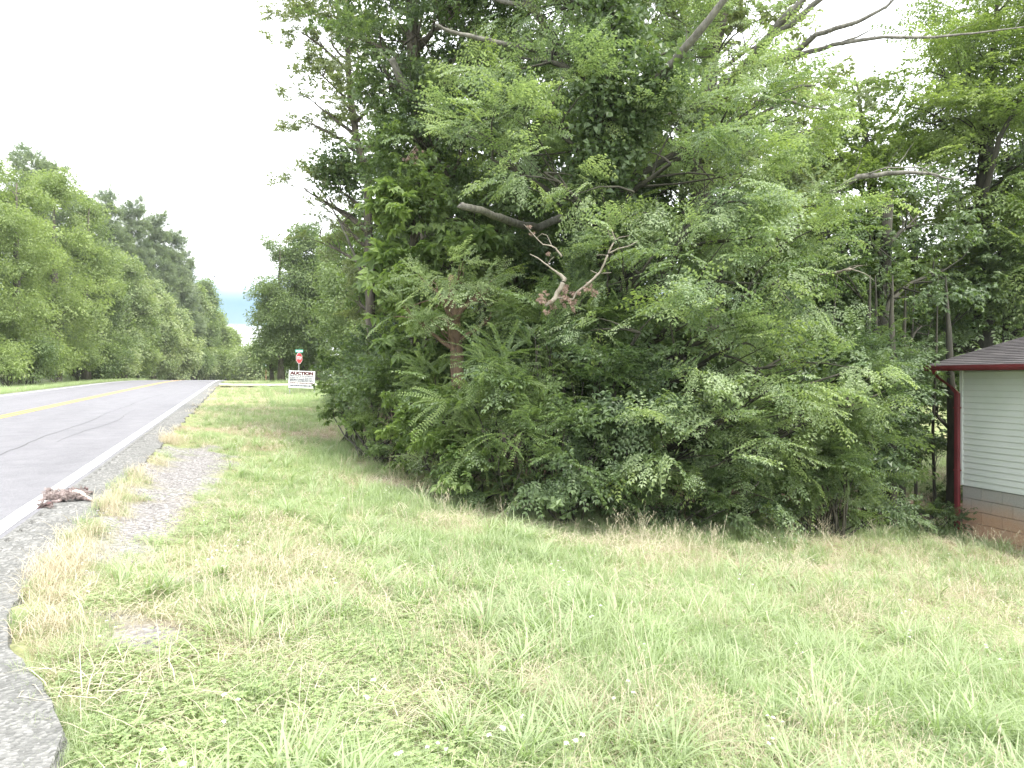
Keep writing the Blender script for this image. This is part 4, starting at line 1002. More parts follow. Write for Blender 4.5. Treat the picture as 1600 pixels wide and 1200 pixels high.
    for o in (oh, -D / 2):
        for da in (-.012, .012):
            v += [W(a_ + da, o, ze + .01 + (oh - o) * pitch), W(a_ + da, o, ze + .062 + (oh - o) * pitch)]
    rake.add(v, [(0, 1, 3, 2), (4, 6, 7, 5), (0, 4, 5, 1), (2, 3, 7, 6), (1, 5, 7, 3), (0, 2, 6, 4)]); rake.build('rake_board', red, root)
    ridge = -D / 2
    sh, t, b = mat('asphalt_shingle'); oi = node(t, 'ShaderNodeObjectInfo'); n = noise_tex(t, 90, 2); n3 = noise_tex(t, 3, 3)
    c = mix(t, .5, ramp(t, n.outputs[0], [(.3, (.035, .031, .034)), (.7, (.13, .118, .122))]).outputs[0], ramp(t, oi.outputs['Random'], [(0, (.04, .037, .04)), (.5, (.075, .068, .072)), (1, (.12, .11, .112))]).outputs[0])
    t.links.new(c, b.inputs['Base Color']); b.inputs['Roughness'].default_value = .95; bump(t, b, n.outputs[0], .5, .003)
    rb = MB()
    v = [Rf(-oh, oh + .02, -.015), Rf(Lh + oh, oh + .02, -.015), Rf(Lh + oh, ridge, -.015), Rf(-oh, ridge, -.015), Rf(-oh, oh + .02, -.03), Rf(Lh + oh, oh + .02, -.03), Rf(Lh + oh, ridge, -.03), Rf(-oh, ridge, -.03)]
    rb.add(v, [(0, 1, 2, 3), (7, 6, 5, 4), (0, 4, 5, 1), (1, 5, 6, 2), (3, 2, 6, 7), (0, 3, 7, 4)])
    zr_ = Rf(0, ridge).z
    v = [W(-oh, ridge, zr_ - .018), W(Lh + oh, ridge, zr_ - .018), W(Lh + oh, 2 * ridge - oh, ze + .05), W(-oh, 2 * ridge - oh, ze + .05), W(-oh, ridge, zr_ - .035), W(Lh + oh, ridge, zr_ - .035), W(Lh + oh, 2 * ridge - oh, ze + .03), W(-oh, 2 * ridge - oh, ze + .03)]
    rb.add(v, [(0, 1, 2, 3), (7, 6, 5, 4), (1, 5, 6, 2), (3, 2, 6, 7), (0, 3, 7, 4)])
    rb.build('roof', sh, root)
    m = MB(); m.add([W(.03, -.04, ze), W(.03, 2 * ridge + .04, ze), W(.03, ridge, zr_ - .06), W(Lh - .03, -.04, ze), W(Lh - .03, 2 * ridge + .04, ze), W(Lh - .03, ridge, zr_ - .06)], [(0, 1, 2), (5, 4, 3)]); m.build('gable', side, root)
    # shingle tabs on the visible corner of the roof
    expo = .13; tab = .30; cnt = 0; base_me = {}
    o = oh + .03; j = 0
    while o > ridge + expo and cnt < 285:
        a = -oh - .02 + (0 if j % 2 == 0 else -tab / 2)
        while a < 2.9 and cnt < 285:
            a0 = max(a, -oh - .02); w = a + tab - .006 - a0
            if w > .04:
                lift = .004 + .004 * R()
                m = MB(); p = [Rf(a0, o, lift + .006), Rf(a0 + w, o, lift + .006), Rf(a0 + w, o - expo - .01, .001), Rf(a0, o - expo - .01, .001), Rf(a0, o, -.006), Rf(a0 + w, o, -.006)]
                m.add(p, [(0, 1, 2, 3), (4, 5, 1, 0), (4, 0, 3), (5, 2, 1)]); m.build('shingle', sh, root); cnt += 1
            a += tab
        o -= expo; j += 1
    # downspout with elbow at the corner
    ds = MB(); hw = .042
    path = [W(-.10, oh + .07, ze - .0), W(-.10, oh + .07, ze - .07), W(-.07, oh - .03, ze - .17), W(-.03, .16, ze - .30), W(-.01, .075, ze - .40), W(-.01, .072, ze - .55), W(-.01, .072, zg + .12), W(-.01, .10, zg + .04)]
    prev = None; vs = []; fs = []
    for i, p in enumerate(path):
        for q in ((-1, -1), (1, -1), (1, 1), (-1, 1)):
            vs.append(p + U * q[0] * hw + (NN if i not in (1, 2, 3) else (NN + K * .8).normalized()) * q[1] * .03)
    for i in range(len(path) - 1):
        for k in range(4): fs.append((i * 4 + k, i * 4 + (k + 1) % 4, i * 4 + 4 + (k + 1) % 4, i * 4 + 4 + k))
    fs += [(3, 2, 1, 0), tuple(len(path) * 4 - 4 + k for k in range(4))]
    ds.add(vs, fs); dso = ds.build('downspout', red, root, bevel=.008)
    for z in (zs + .25, ze - .65):
        m = MB(); m.box(W(-.01, .072, z), U * .05, NN * .036, K * .012); s_o = m.build('strap', red, root); 
house()

# ------------------------------------------------------------------ signs
white = plain('sign_white', (.78, .78, .80), .5, .04); steel = plain('sign_steel', (.35, .36, .36), .4); dkred = plain('sign_dark_red', (.09, .014, .02), .5, .05); dkblue = plain('sign_grey_ink', (.06, .065, .10), .5, .3, 20)
sred = plain('stop_red', (.55, .06, .07), .45, .08); green = plain('street_sign_green', (.10, .42, .32), .45, .1); green2 = plain('highway_sign_green', (.03, .27, .20), .45, .1); brownp = plain('post_wood', (.22, .12, .08), .8)
def text_mesh(name, body, size, origin, ux, uz, nrm, m, parent, width=None, bold=.0):
    cu = bpy.data.curves.new(name, 'FONT'); cu.body = body; cu.size = size; cu.align_x = 'CENTER'; cu.align_y = 'CENTER'; cu.extrude = .001; cu.offset = bold
    tmp = bpy.data.objects.new(name, cu); C.objects.link(tmp)
    bpy.context.view_layer.update(); dg = bpy.context.evaluated_depsgraph_get()
    me = bpy.data.meshes.new_from_object(tmp.evaluated_get(dg)); bpy.data.objects.remove(tmp)
    xs = [v.co.x for v in me.vertices]; f_ = 1 if width is None else width / (max(xs) - min(xs))
    for v in me.vertices: c = v.co.copy(); v.co = Vector(origin) + Vector(ux) * c.x * f_ + Vector(uz) * c.y + Vector(nrm) * (c.z + .002)
    me.materials.clear(); return link(name, me, parent, m)
def auction_sign():
    Y = 32; c = P(471.5, 593, Y); w = 41 / F * Y / 2; h = 27 / F * Y / 2; rl = math.radians(-2.2)
    ux = Vector((math.cos(rl), 0, math.sin(rl))); uz = Vector((-math.sin(rl), 0, math.cos(rl))); nn = Vector((0, -1, 0))
    g = onground(c.x, c.y); root = empty('auction_sign', g); tag(root, 'white auction yard sign with dark red heading standing in the roadside grass', 'sign')
    m = MB(); m.box(c, ux * w, Vector((0, .012, 0)), uz * h); m.build('board', white, root, bevel=.004)
    for sx in (-1, 1):
        a = c + ux * w * .93 * sx; m = MB(); m.box(Vector((a.x, a.y + .035, (a.z + h + g.z - .1) / 2)), Vector((.018, 0, 0)), Vector((0, .018, 0)), Vector((0, 0, (a.z + h * .9 - g.z + .1) / 2))); m.build('post', steel, root)
    text_mesh('heading', 'AUCTION', h * .46, c + uz * h * .70 + nn * .013, ux, uz, nn, dkred, root, width=w * 1.78, bold=.014)
    # rows of print too small to read
    rows = [(.40, .11, 16, dkblue), (.18, .10, 14, dkblue), (-.02, .13, 11, dkblue), (-.20, .10, 15, dkblue), (-.42, .10, 12, dkred), (-.72, .14, 15, dkblue)]
    for yo, hh, n, ml in rows:
        m = MB(); x = -.88
        while x < .86:
            ww = rnd(.03, .09); 
            if x + ww > .88: break
            m.box(c + ux * w * (x + ww / 2) + uz * h * yo + nn * .0145, ux * w * ww / 2, Vector((0, .0015, 0)), uz * h * hh * rnd(.5, .8)); x += ww + rnd(.015, .04)
        m.build('print', ml, root)
auction_sign()
def stop_sign():
    Y = 50; c = P(467.5, 559.5, Y); a = math.radians(73); ux = Vector((math.cos(a), math.sin(a), 0)); nn = Vector((math.sin(a), -math.cos(a), 0)); k = Vector((0, 0, 1))
    g = onground(c.x, c.y); root = empty('stop_sign', g); tag(root, 'red stop sign with a small street name plate on top, seen at an angle', 'sign')
    r = .375 / math.cos(math.pi / 8)
    def octo(rad, off, name, ml):
        vs = []; 
        for o in (off, off + .004):
            vs += [c + ux * rad * math.cos(math.pi / 8 + i * math.pi / 4) + k * rad * math.sin(math.pi / 8 + i * math.pi / 4) + nn * o for i in range(8)]
        m = MB(); m.add(vs, [tuple(range(8, 16)), tuple(reversed(range(8)))] + [(i, (i + 1) % 8, 8 + (i + 1) % 8, 8 + i) for i in range(8)]); m.build(name, ml, root)
    octo(r, 0, 'border', white); octo(r * .93, .005, 'plate', sred)
    text_mesh('lettering', 'STOP', .30, c + nn * .0105, ux, k, nn, white, root, width=.56, bold=.006)
    m = MB(); m.box(Vector((c.x, c.y, (c.z + .55 + g.z - .2) / 2)) - nn * .03, ux * .025, nn * .02, k * ((c.z + .55 - g.z + .2) / 2)); m.build('post', steel, root)
    cc = P(467.5, 548.5, Y); a2 = math.radians(20); u2 = Vector((math.cos(a2), math.sin(a2), 0)); n2 = Vector((math.sin(a2), -math.cos(a2), 0))
    m = MB(); m.box(cc, u2 * .26, n2 * .004, k * .10); m.build('name_plate', green, root)
    m = MB(); x = -.2
    while x < .19:
        ww = rnd(.02, .045); m.box(cc + u2 * (x + ww / 2) + n2 * .006, u2 * ww / 2, n2 * .001, k * rnd(.03, .045)); x += ww + .015
    m.build('print', white, root)
    # second plate seen edge-on, dark on top
    m = MB(); m.box(cc + k * .145, n2 * .26, u2 * .004, k * .035); m.build('cross_plate', green2, root)
stop_sign()
def green_sign():
    Y = 88; c = P(421, 571, Y); g = onground(c.x, c.y); root = empty('road_sign', g); tag(root, 'small green road sign on wooden posts near the far end of the road', 'sign')
    m = MB(); m.box(c, Vector((9 / F * Y, 0, 0)), Vector((0, .01, 0)), Vector((0, 0, 3 / F * Y))); m.build('panel', green2, root)
    for s_x in (-1, 1):
        m = MB(); m.box(Vector((c.x + s_x * .45, c.y + .06, (c.z + .45 + g.z) / 2)), (.05, 0, 0), (0, .04, 0), (0, 0, (c.z + .45 - g.z) / 2)); m.build('post', brownp, root)
    m = MB(); x = -.55
    while x < .5:
        ww = rnd(.05, .1); m.box(c + Vector((x, -.014, rnd(-.02, .02))), (ww / 2, 0, 0), (0, .002, 0), (0, 0, .06)); x += ww + .05
    m.build('print', white, root)
green_sign()

# ------------------------------------------------------------------ dead animal on the edge line
fur, t, b = mat('matted_fur'); n = noise_tex(t, 18, 6, .75, mapping=(1, 3, 1)); n2 = noise_tex(t, 120, 3)
r = ramp(t, n.outputs[0], [(.30, (.07, .045, .04)), (.50, (.20, .15, .14)), (.62, (.48, .41, .40)), (.8, (.68, .62, .60))]); t.links.new(r.outputs[0], b.inputs['Base Color']); b.inputs['Roughness'].default_value = .9; bump(t, b, n2.outputs[0], .9, .01)
furp, t, b = mat('pale_belly_fur'); n = noise_tex(t, 14, 6, .7); r = ramp(t, n.outputs[0], [(.3, (.45, .30, .26)), (.6, (.72, .62, .56))]); t.links.new(r.outputs[0], b.inputs['Base Color']); b.inputs['Roughness'].default_value = .85
furm = leaf_mat('fur_tuft', (.10, .07, .065), (.44, .37, .35), .15, .8, back=(1, .9, .9))
def skin_chain(verts, edges, radii, name, parent, m, sub=2):
    me = bpy.data.meshes.new(name); me.from_pydata(verts, edges, []); me.update()
    o = link(name, me, parent, m)
    md = o.modifiers.new('skin', 'SKIN'); me.skin_vertices.new() if not me.skin_vertices else None
    for i, v in enumerate(me.skin_vertices[0].data): v.radius = radii[i]; v.use_root = (i == 0)
    s = o.modifiers.new('sub', 'SUBSURF'); s.levels = sub; s.render_levels = sub
    return o
def carcass():
    g = P(108, 776, 1.2 * F / (780 - 574)); z0 = float(zroad(SD(g.x, g.y)[1]))
    root = empty('dead_opossum', Vector((g.x, g.y, z0))); tag(root, 'flattened dead opossum with pale belly and matted fur lying across the white edge line', 'dead animal')
    ex = Vector((1, 0, 0)); ey = Vector((0, 1, 0))
    def q(px, py, h):
        Y = 1.2 * F / (py - 574); p = P(px, py, Y); zz = float(zroad(SD(p.x, p.y)[1])); return (p.x, p.y, zz + h)
    # body from haunches (left) to chest (right), neck and head; limbs and tail branch off
    V = [q(112, 779, .035), q(98, 780, .035), q(84, 782, .028), q(72, 784, .015), q(122, 778, .035), q(131, 777, .028), q(138, 775, .018), q(145, 772, .008),
         q(124, 783, .025), q(134, 785, .018), q(146, 786.5, .008), q(118, 771, .02), q(108, 768, .01), q(60, 786, .006), q(48, 789, .004), q(92, 788, .012), q(80, 787, .008)]
    E = [(0, 1), (1, 2), (2, 3), (0, 4), (4, 5), (5, 6), (6, 7), (4, 8), (8, 9), (9, 10), (0, 11), (11, 12), (3, 13), (13, 14), (1, 15), (15, 16)]
    rad = [(.055, .035), (.06, .034), (.05, .026), (.03, .014), (.05, .033), (.04, .028), (.03, .018), (.010, .008), (.028, .022), (.020, .015), (.009, .007), (.03, .02), (.015, .01), (.009, .006), (.004, .004), (.022, .014), (.01, .008)]
    body = skin_chain(V, E, rad, 'body', root, fur)
    # pale belly and front leg patch as slightly prouder skin
    V2 = [q(121, 780, .052), q(128, 782, .045), q(116, 779, .05), q(136, 784.3, .03), q(143, 786, .016)]
    skin_chain(V2, [(0, 1), (0, 2), (1, 3), (3, 4)], [(.034, .022), (.026, .018), (.03, .018), (.016, .012), (.009, .008)], 'belly', root, furp)
    V3 = [q(133, 776, .05), q(138, 775, .045)]; 
    for e in (-1, 1):
        m = MB(); c = Vector(q(134 + e * 1.5, 774.5 + e, .045)); m.tube([c, c + Vector((.004, 0, .012)), c + Vector((.006, 0, .022))], [.010, .009, .003], 6); m.build('ear', plain('ear_skin', (.12, .07, .07), .6), root, True)
    m = MB(); c = Vector(q(142, 772.8, .012)); m.tube([c, c + Vector((.012, .004, -.002))], [.007, .004], 6); m.build('nose', plain('nose_skin', (.10, .05, .05), .5), root, True)
    tuft = Leaves()
    for k in range(9):
        tuft.leaf((rnd(-.01, .01), rnd(-.01, .01), 0), (1, rnd(-.4, .4), rnd(.1, .5)), (0, 0, 1), rnd(.02, .045), .004, R(), .1)
    to = [bpy.data.objects.new('tuft', tuft.mesh('tuft', furm))]
    ps = []; ds = []
    for k in range(420):
        px = rng.uniform(70, 134); p = q(px, rng.uniform(775, 787) - (px - 100) * .03, rng.uniform(.01, .05)); ps.append(p); ds.append((rng.normal() - .4, rng.normal() * .7, .25))
    fo = scatter('fur', 'furtuft', ps, ds, rng.normal(size=420), rng.uniform(.7, 1.4, 420), rng.random(420), root, objs=to); tag(fo, kind='stuff')
    # the torn-off dark scrap beside it
    g2 = Vector(q(72, 794, 0)); r2 = empty('fur_scrap', g2); tag(r2, 'small dark clump of fur lying on the white edge line beside the dead opossum', 'animal scrap')
    V = [q(76, 793.5, .02), q(70, 795, .016), q(64, 796.5, .008), q(80, 792.5, .016), q(57, 798, .003)]
    skin_chain(V, [(0, 1), (1, 2), (0, 3), (2, 4)], [(.03, .02), (.026, .016), (.012, .008), (.02, .016), (.004, .003)], 'scrap', r2, plain('dark_fur', (.13, .07, .07), .9, .4, 40, bumps=.01))
    ps = [q(rng.uniform(60, 82), rng.uniform(792, 797), rng.uniform(.01, .03)) for _ in range(70)]
    scatter('fur', 'furtuft', ps, rng.normal(size=(70, 3)) * [1, 1, .3], rng.normal(size=70), rng.uniform(.7, 1.2, 70), rng.random(70) * .4, r2, objs=to)['kind'] = 'stuff'
carcass()

# ------------------------------------------------------------------ bird
def bird():
    c = P(335, 432, 70); root = empty('bird', c); tag(root, 'tiny dark bird gliding in the white sky above the road', 'bird')
    bk_ = plain('bird_dark', (.03, .03, .035), .7)
    m = MB(); m.tube([c + Vector((-.14, 0, .05)), c + Vector((-.06, 0, .03)), c, c + Vector((.08, 0, -.03)), c + Vector((.13, 0, -.05))], [.012, .03, .035, .025, .008], 7); m.build('body', bk_, root, True)
    for s_y in (-1, 1):
        m = MB(); a = c + Vector((-.04, s_y * .02, .03)); m.add([a, a + Vector((.09, 0, -.03)), a + Vector((.08, s_y * .2, .06)), a + Vector((-.02, s_y * .2, .09)), a + Vector((.10, s_y * .34, .03)), a + Vector((.03, s_y * .02, -.015)), a + Vector((.03, s_y * .2, .06))], [(0, 1, 2, 3), (3, 2, 4), (0, 3, 6, 5), (1, 5, 6, 2)]); m.build('wing', bk_, root)
bird()

# ------------------------------------------------------------------ grass
def blade(L_, x, y, h, w, a, lean, lv, seg=3):
    b = len(L_.v); dx, dy = math.cos(a), math.sin(a); sx, sy = -dy, dx
    for i in range(seg + 1):
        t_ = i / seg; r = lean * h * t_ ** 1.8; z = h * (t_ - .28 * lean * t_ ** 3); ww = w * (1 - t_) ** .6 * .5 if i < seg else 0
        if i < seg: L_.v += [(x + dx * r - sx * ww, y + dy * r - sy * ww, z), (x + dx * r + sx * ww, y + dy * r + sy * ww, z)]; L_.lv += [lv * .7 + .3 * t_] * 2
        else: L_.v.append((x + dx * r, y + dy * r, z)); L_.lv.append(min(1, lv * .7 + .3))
    for i in range(seg - 1): L_.f.append((b + 2 * i, b + 2 * i + 1, b + 2 * i + 3, b + 2 * i + 2))
    L_.f.append((b + 2 * seg - 2, b + 2 * seg - 1, b + 2 * seg))
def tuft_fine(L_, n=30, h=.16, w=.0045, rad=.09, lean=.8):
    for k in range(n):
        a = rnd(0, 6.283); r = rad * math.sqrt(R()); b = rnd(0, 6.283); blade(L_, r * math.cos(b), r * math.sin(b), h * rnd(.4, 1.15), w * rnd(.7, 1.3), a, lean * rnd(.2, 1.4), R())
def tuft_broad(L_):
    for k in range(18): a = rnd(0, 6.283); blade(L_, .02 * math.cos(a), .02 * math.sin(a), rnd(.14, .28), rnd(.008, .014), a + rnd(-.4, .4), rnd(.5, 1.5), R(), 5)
def tuft_seed(L_):
    # tall thin stalks with feathery seed heads
    for k in range(7):
        a = rnd(0, 6.283); h = rnd(.28, .45); ln = rnd(.25, .7); x0, y0 = rnd(-.05, .05), rnd(-.05, .05)
        blade(L_, x0, y0, h, .0025, a, ln, R(), 4)
        for q in range(7):
            t_ = .72 + .28 * q / 7; r = ln * h * t_ ** 1.8; z = h * (t_ - .28 * ln * t_ ** 3)
            L_.leaf((x0 + math.cos(a) * r, y0 + math.sin(a) * r, z), (rnd(-1, 1), rnd(-1, 1), 1.2), (1, 0, 0), .022, .004, R())
    tuft_fine(L_, 8, .16, .004, .05, 1.0)
def tuft_clover(L_):
    for k in range(34):
        x, y = rnd(-.12, .12), rnd(-.12, .12); z = rnd(.015, .06); a0 = rnd(0, 6.28)
        for q in range(3): a = a0 + q * 2.09; L_.leaf((x, y, z), (math.cos(a), math.sin(a), rnd(-.05, .25)), (0, 0, 1), rnd(.009, .016), rnd(.008, .013), R(), .1)
def straw_mat(L_):
    for k in range(26):
        x, y = rnd(-.12, .12), rnd(-.12, .12); blade(L_, x, y, rnd(.04, .12), .004, rnd(0, 6.28), rnd(1.2, 2.6), R(), 3)
def edge_straw(L_):
    for k in range(26):
        a = rnd(0, 6.28); r = .10 * math.sqrt(R()); b = rnd(0, 6.28); blade(L_, r * math.cos(b), r * math.sin(b), rnd(.06, .19), .0030, a, rnd(.3, 1.2), R(), 4)
def flowers(L_):
    for k in range(3):
        x, y, z = rnd(-.1, .1), rnd(-.1, .1), rnd(.09, .2); blade(L_, x, y, z, .002, 0, 0, .1, 2)
        for q in range(9): a = q * .7; L_.leaf((x, y, z), (math.cos(a), math.sin(a), rnd(.1, .9)), (0, 0, 1), .011, .007, .9)
wf = leaf_mat('white_clover_flower', (.62, .60, .52), (.85, .84, .80), .2, back=(1, 1, 1))
GP_ = {'fine': protos('fine_tuft', tuft_fine, LM['grass'], 5), 'broad': protos('broad_tuft', tuft_broad, LM['grass'], 4), 'seed': protos('seed_tuft', tuft_seed, LM['straw'], 4),
       'clover': protos('clover_patch', tuft_clover, LM['clover'], 3), 'mat': protos('straw_mat', straw_mat, LM['straw'], 4), 'edge': protos('edge_straw', edge_straw, LM['straw'], 4), 'flower': protos('flower', flowers, wf, 3)}
def lawn_points(n_try, rmin, rmax, half=62, beta=1.0):
    """random points ahead of the viewpoint, thinning with distance"""
    a = np.radians(rng.uniform(-half, half, n_try)); u = rng.random(n_try)
    r = (rmin ** (2 - beta) + u * (rmax ** (2 - beta) - rmin ** (2 - beta))) ** (1 / (2 - beta))
    return r * np.sin(a), r * np.cos(a)
def on_lawn(x, y, pad=.0):
    s, d = SD(x, y); e = edge_s(d) + .10 + .06 * ss(5.5, 4.2, d) - .12 * ss(3.6, 3.2, d)
    right = (s > e + pad) & (woodness(x, y) < .55) & ~((d > 46.3) & (d < 50.8) & (s > -1)) 
    h1 = (x - 7.77) * -.972 + (y - 12.3) * -.235; h2 = (x - 7.77) * .235 + (y - 12.3) * -.972
    inside = (h1 < 0.05) & (h1 > -6.6) & (h2 > -.05) & (h2 < 9.1)
    return right & ~inside
def put(key, x, y, keep, scl, tint, tilt=.12, name='grass'):
    x, y = x[keep], y[keep]; n = len(x); z = ground(x, y)
    pos = np.stack([x, y, z], 1); yaw = rng.random(n) * 6.283
    # tufts stand upright: rot = (tilt, tilt, yaw)
    me = bpy.data.meshes.new(name); me.vertices.add(n); me.vertices.foreach_set('co', pos.ravel())
    r = np.stack([rng.normal(size=n) * tilt, rng.normal(size=n) * tilt, yaw], 1)
    a = me.attributes.new('rot', 'FLOAT_VECTOR', 'POINT'); a.data.foreach_set('vector', r.ravel().astype('f'))
    sc = (scl[keep] if np.ndim(scl) else np.full(n, scl)) * rng.uniform(.75, 1.3, n)
    a = me.attributes.new('scl', 'FLOAT_VECTOR', 'POINT'); a.data.foreach_set('vector', np.repeat(sc[:, None], 3, 1).ravel().astype('f'))
    a = me.attributes.new('tint', 'FLOAT', 'POINT'); a.data.foreach_set('value', np.clip(tint[keep] if np.ndim(tint) else np.full(n, tint), 0, 1).astype('f'))
    a = me.attributes.new('pick', 'INT', 'POINT'); a.data.foreach_set('value', rng.integers(0, len(GP_[key]), n).astype('i'))
    o = bpy.data.objects.new(name, me); C.objects.link(o); md = o.modifiers.new('scatter', 'NODES'); md.node_group = scatter_group('g_' + key, GP_[key])
    me.materials.append(GP_[key][0].data.materials[0]); return o
def grow():
    x, y = lawn_points(46000, 1.6, 60, 60, 1.35); dr = dryness(x, y); gv = gravelness(x, y); dist = np.hypot(x, y); s, d = SD(x, y)
    ok = on_lawn(x, y) & (gv < .45)
    grow_s = 1 + dist / 45; tnt = .5 + (vnoise(x, y, .6, 31) - .5) * 1.0 + rng.normal(size=len(x)) * .12
    verge = np.where((s < .3) & (d < 6), .42, 1.0)      # thin, short growth beside the pavement
    low = np.where(ss(.5, 1.8, s) < rng.random(len(x)), .6, 1.0) * verge
    shade = woodness(x, y) > .3
    g = ok & (rng.random(len(x)) > dr * .8) & ~((s < edge_s(d) + .38) & (d > 3.4) & (rng.random(len(x)) < .75))
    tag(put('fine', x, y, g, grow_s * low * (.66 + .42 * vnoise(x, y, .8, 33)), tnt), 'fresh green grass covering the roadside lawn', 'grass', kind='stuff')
    x2, y2 = lawn_points(26000, 1.6, 50, 60, 1.35); dr2 = dryness(x2, y2); ok2 = on_lawn(x2, y2, -.10) & (gravelness(x2, y2) < .4)
    tag(put('mat', x2, y2, ok2 & (rng.random(len(x2)) < .20 + dr2 * .65), 1 + np.hypot(x2, y2) / 40, .5 + (vnoise(x2, y2, .5, 35) - .5)), 'dry straw coloured thatch between the green grass', 'dry grass', kind='stuff', ).name = 'dry_grass'
    x3, y3 = lawn_points(9000, 1.6, 22, 60, 1.5); ok3 = on_lawn(x3, y3, .3) & (gravelness(x3, y3) < .3)
    c3 = vnoise(x3, y3, .7, 37) * .6 + vnoise(x3, y3, .25, 38) * .4
    tag(put('broad', x3, y3, ok3 & (c3 > .60), (.55 + .45 * rng.random(len(x3))), .45 + (c3 - .5)), 'clumps of broad bladed grass in the lawn', 'grass', kind='stuff').name = 'broad_grass'
    x4, y4 = lawn_points(7000, 1.6, 30, 60, 1.3); ok4 = on_lawn(x4, y4) & (gravelness(x4, y4) < .3); d4 = dryness(x4, y4); s4, dd4 = SD(x4, y4)
    tag(put('seed', x4, y4, ok4 & (rng.random(len(x4)) < .05 + .4 * d4 ** 1.5), .75 + .3 * vnoise(x4, y4, 1, 39), .3 + .5 * rng.random(len(x4))), 'tall dry seed stalks rising from the lawn', 'dry grass', kind='stuff').name = 'dry_grass'
    x5, y5 = lawn_points(16000, 1.6, 14, 60, 1.5); ok5 = on_lawn(x5, y5) & (gravelness(x5, y5) < .6); s5, d5 = SD(x5, y5); c5 = vnoise(x5, y5, .6, 41)
    tag(put('clover', x5, y5, ok5 & (c5 > .45) & (rng.random(len(x5)) < .55), 1.0 + 0 * x5, .3 + c5 * .6), 'low clover and weeds creeping through the lawn and gravel', 'clover', kind='stuff').name = 'clover'
    xa, ya = lawn_points(15000, 1.5, 9, 60, 1.3); oka = on_lawn(xa, ya, -.13) & (gravelness(xa, ya) < .5) & (rng.random(len(xa)) < .85)
    tag(put('fine', xa, ya, oka, .42 + .2 * vnoise(xa, ya, .4, 61), .4 + .5 * vnoise(xa, ya, .5, 62)), 'short fine turf close to the ground near the driveway', 'grass', kind='stuff').name = 'short_grass'
    x6, y6 = lawn_points(2600, 2, 25, 60, 1.3); ok6 = on_lawn(x6, y6)
    tag(put('flower', x6, y6, ok6 & (rng.random(len(x6)) < .14), .9 + 0 * x6, .5 + 0 * x6), 'tiny white clover flowers dotted over the lawn', 'flowers', kind='stuff').name = 'clover_flowers'
    # straw hanging over the pavement edge
    n = 900; d = 3.5 + 12.5 * rng.random(n) ** 1.4 ** 1.0; s = edge_s(d) + np.abs(rng.normal(size=n)) * .10 + .03 + .08 * ss(4.8, 4.2, d)
    c = vnoise(d, d * 0, .5, 43); x7, y7 = XY(s, d); kp = ((c > .38) & (d < 9)) | ((c > .55) & (d >= 9))
    kp &= (gravelness(x7 + .25 * RX, y7 + .25 * RY) < .5) | (rng.random(n) < .3)
    tag(put('edge', x7, y7, kp, (.6 + .45 * c) * (1 - .35 * ss(5, 3.5, d)), .5 + .4 * (c - .5)), 'blond dry grass leaning over the broken pavement edge', 'dry grass', kind='stuff').name = 'verge_grass'
    # left verge
    n = 9000; s = rng.uniform(-14.5, -9.25, n); d = rng.uniform(14, 120, n) ; x8, y8 = XY(s, d)
    tag(put('fine', x8, y8, np.ones(n, bool), 1.6 + 2.2 * ss(-12, -14, s), .6 + .3 * vnoise(x8, y8, 2, 44)), 'grass verge on the far side of the road', 'grass', kind='stuff')
    n = 1600; s = -12.3 + rng.normal(size=n) * .7; d = rng.uniform(22, 58, n); x9, y9 = XY(s, d)
    tag(put('flower', x9, y9, vnoise(x9, y9, 3, 45) > .45, 2.6 + 0 * x9, .6 + 0 * x9), 'pale wild flowers under the left tree wall', 'flowers', kind='stuff').name = 'wild_flowers'
    # tall stalks at the lawn edge
    n = 240; i = rng.integers(0, len(TLP) - 1, n); t_ = rng.random(n); q = TLP[i] * (1 - t_[:, None]) + TLP[i + 1] * t_[:, None] + rng.normal(size=(n, 2)) * .18
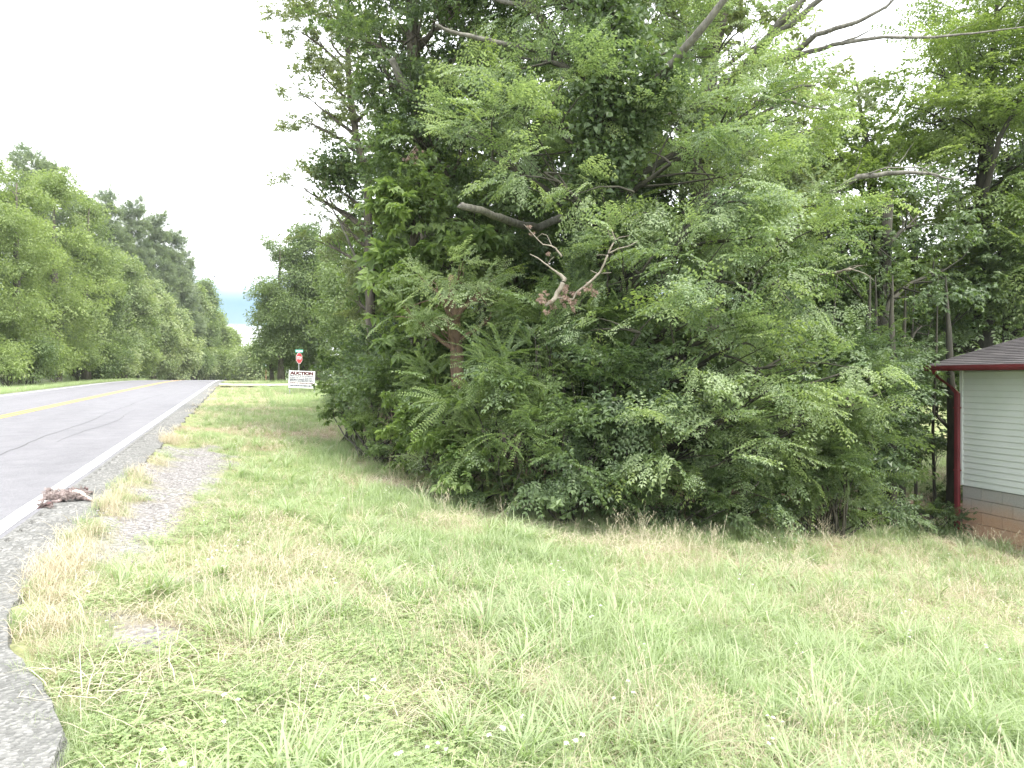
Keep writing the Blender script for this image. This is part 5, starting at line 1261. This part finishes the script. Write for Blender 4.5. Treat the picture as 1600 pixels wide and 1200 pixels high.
    tag(put('seed', q[:, 0], q[:, 1], (q[:, 0] < 7.3), .75 + 0 * t_, .7 + 0 * t_), 'seed stalks standing along the edge of the woods', 'dry grass', kind='stuff').name = 'dry_grass'
    # leaf litter under the trees
grow()
# loose stones on the gravel patch
def stones():
    st_m = plain('gravel_stone', (.28, .265, .26), .9, .45, 25)
    objs = []
    for k in range(4):
        bm = bmesh.new(); bmesh.ops.create_icosphere(bm, subdivisions=1, radius=.014)
        for v in bm.verts: v.co = Vector((v.co.x * rnd(.8, 1.3), v.co.y * rnd(.7, 1.1), v.co.z * rnd(.45, .7)))
        me = bpy.data.meshes.new('stone'); bm.to_mesh(me); me.materials.append(st_m); objs.append(bpy.data.objects.new('stone', me))
    n = 9000; x = rng.uniform(GP[:, 0].min() - .6, GP[:, 0].max() + .6, n); y = rng.uniform(1.8, GP[:, 1].max() + .5, n); g = gravelness(x, y); k = (g > .25 + .5 * rng.random(n)) & (SD(x, y)[0] > edge_s(SD(x, y)[1]) - .03)
    x, y = x[k], y[k]; z = ground(x, y) + .002
    o = scatter('gravel', 'stones', np.stack([x, y, z], 1), rng.normal(size=(len(x), 3)) * [1, 1, .1], 0 * x, rng.uniform(.4, 1.2, len(x)), rng.random(len(x)), objs=objs)
    tag(o, 'loose pale gravel on the patch beside the road', 'gravel', kind='stuff')
stones()

# ------------------------------------------------------------------ thin air volume, added to pale the far trees
def added_haze():
    m = bpy.data.materials.new('added_haze'); m.use_nodes = True; t = m.node_tree; t.nodes.clear()
    o = t.nodes.new('ShaderNodeOutputMaterial'); v = t.nodes.new('ShaderNodeVolumePrincipled')
    v.inputs['Color'].default_value = (.95, .97, 1, 1); v.inputs['Density'].default_value = HAZE; v.inputs['Anisotropy'].default_value = .2
    t.links.new(v.outputs[0], o.inputs['Volume'])
    mb = MB(); mb.box((0, 270, 14), (440, 0, 0), (0, 345, 0), (0, 0, 34)); tag(mb.build('added_haze', m), 'thin volume added to pale the far trees', 'added_haze', kind='stuff')
HAZE = .0004
added_haze()
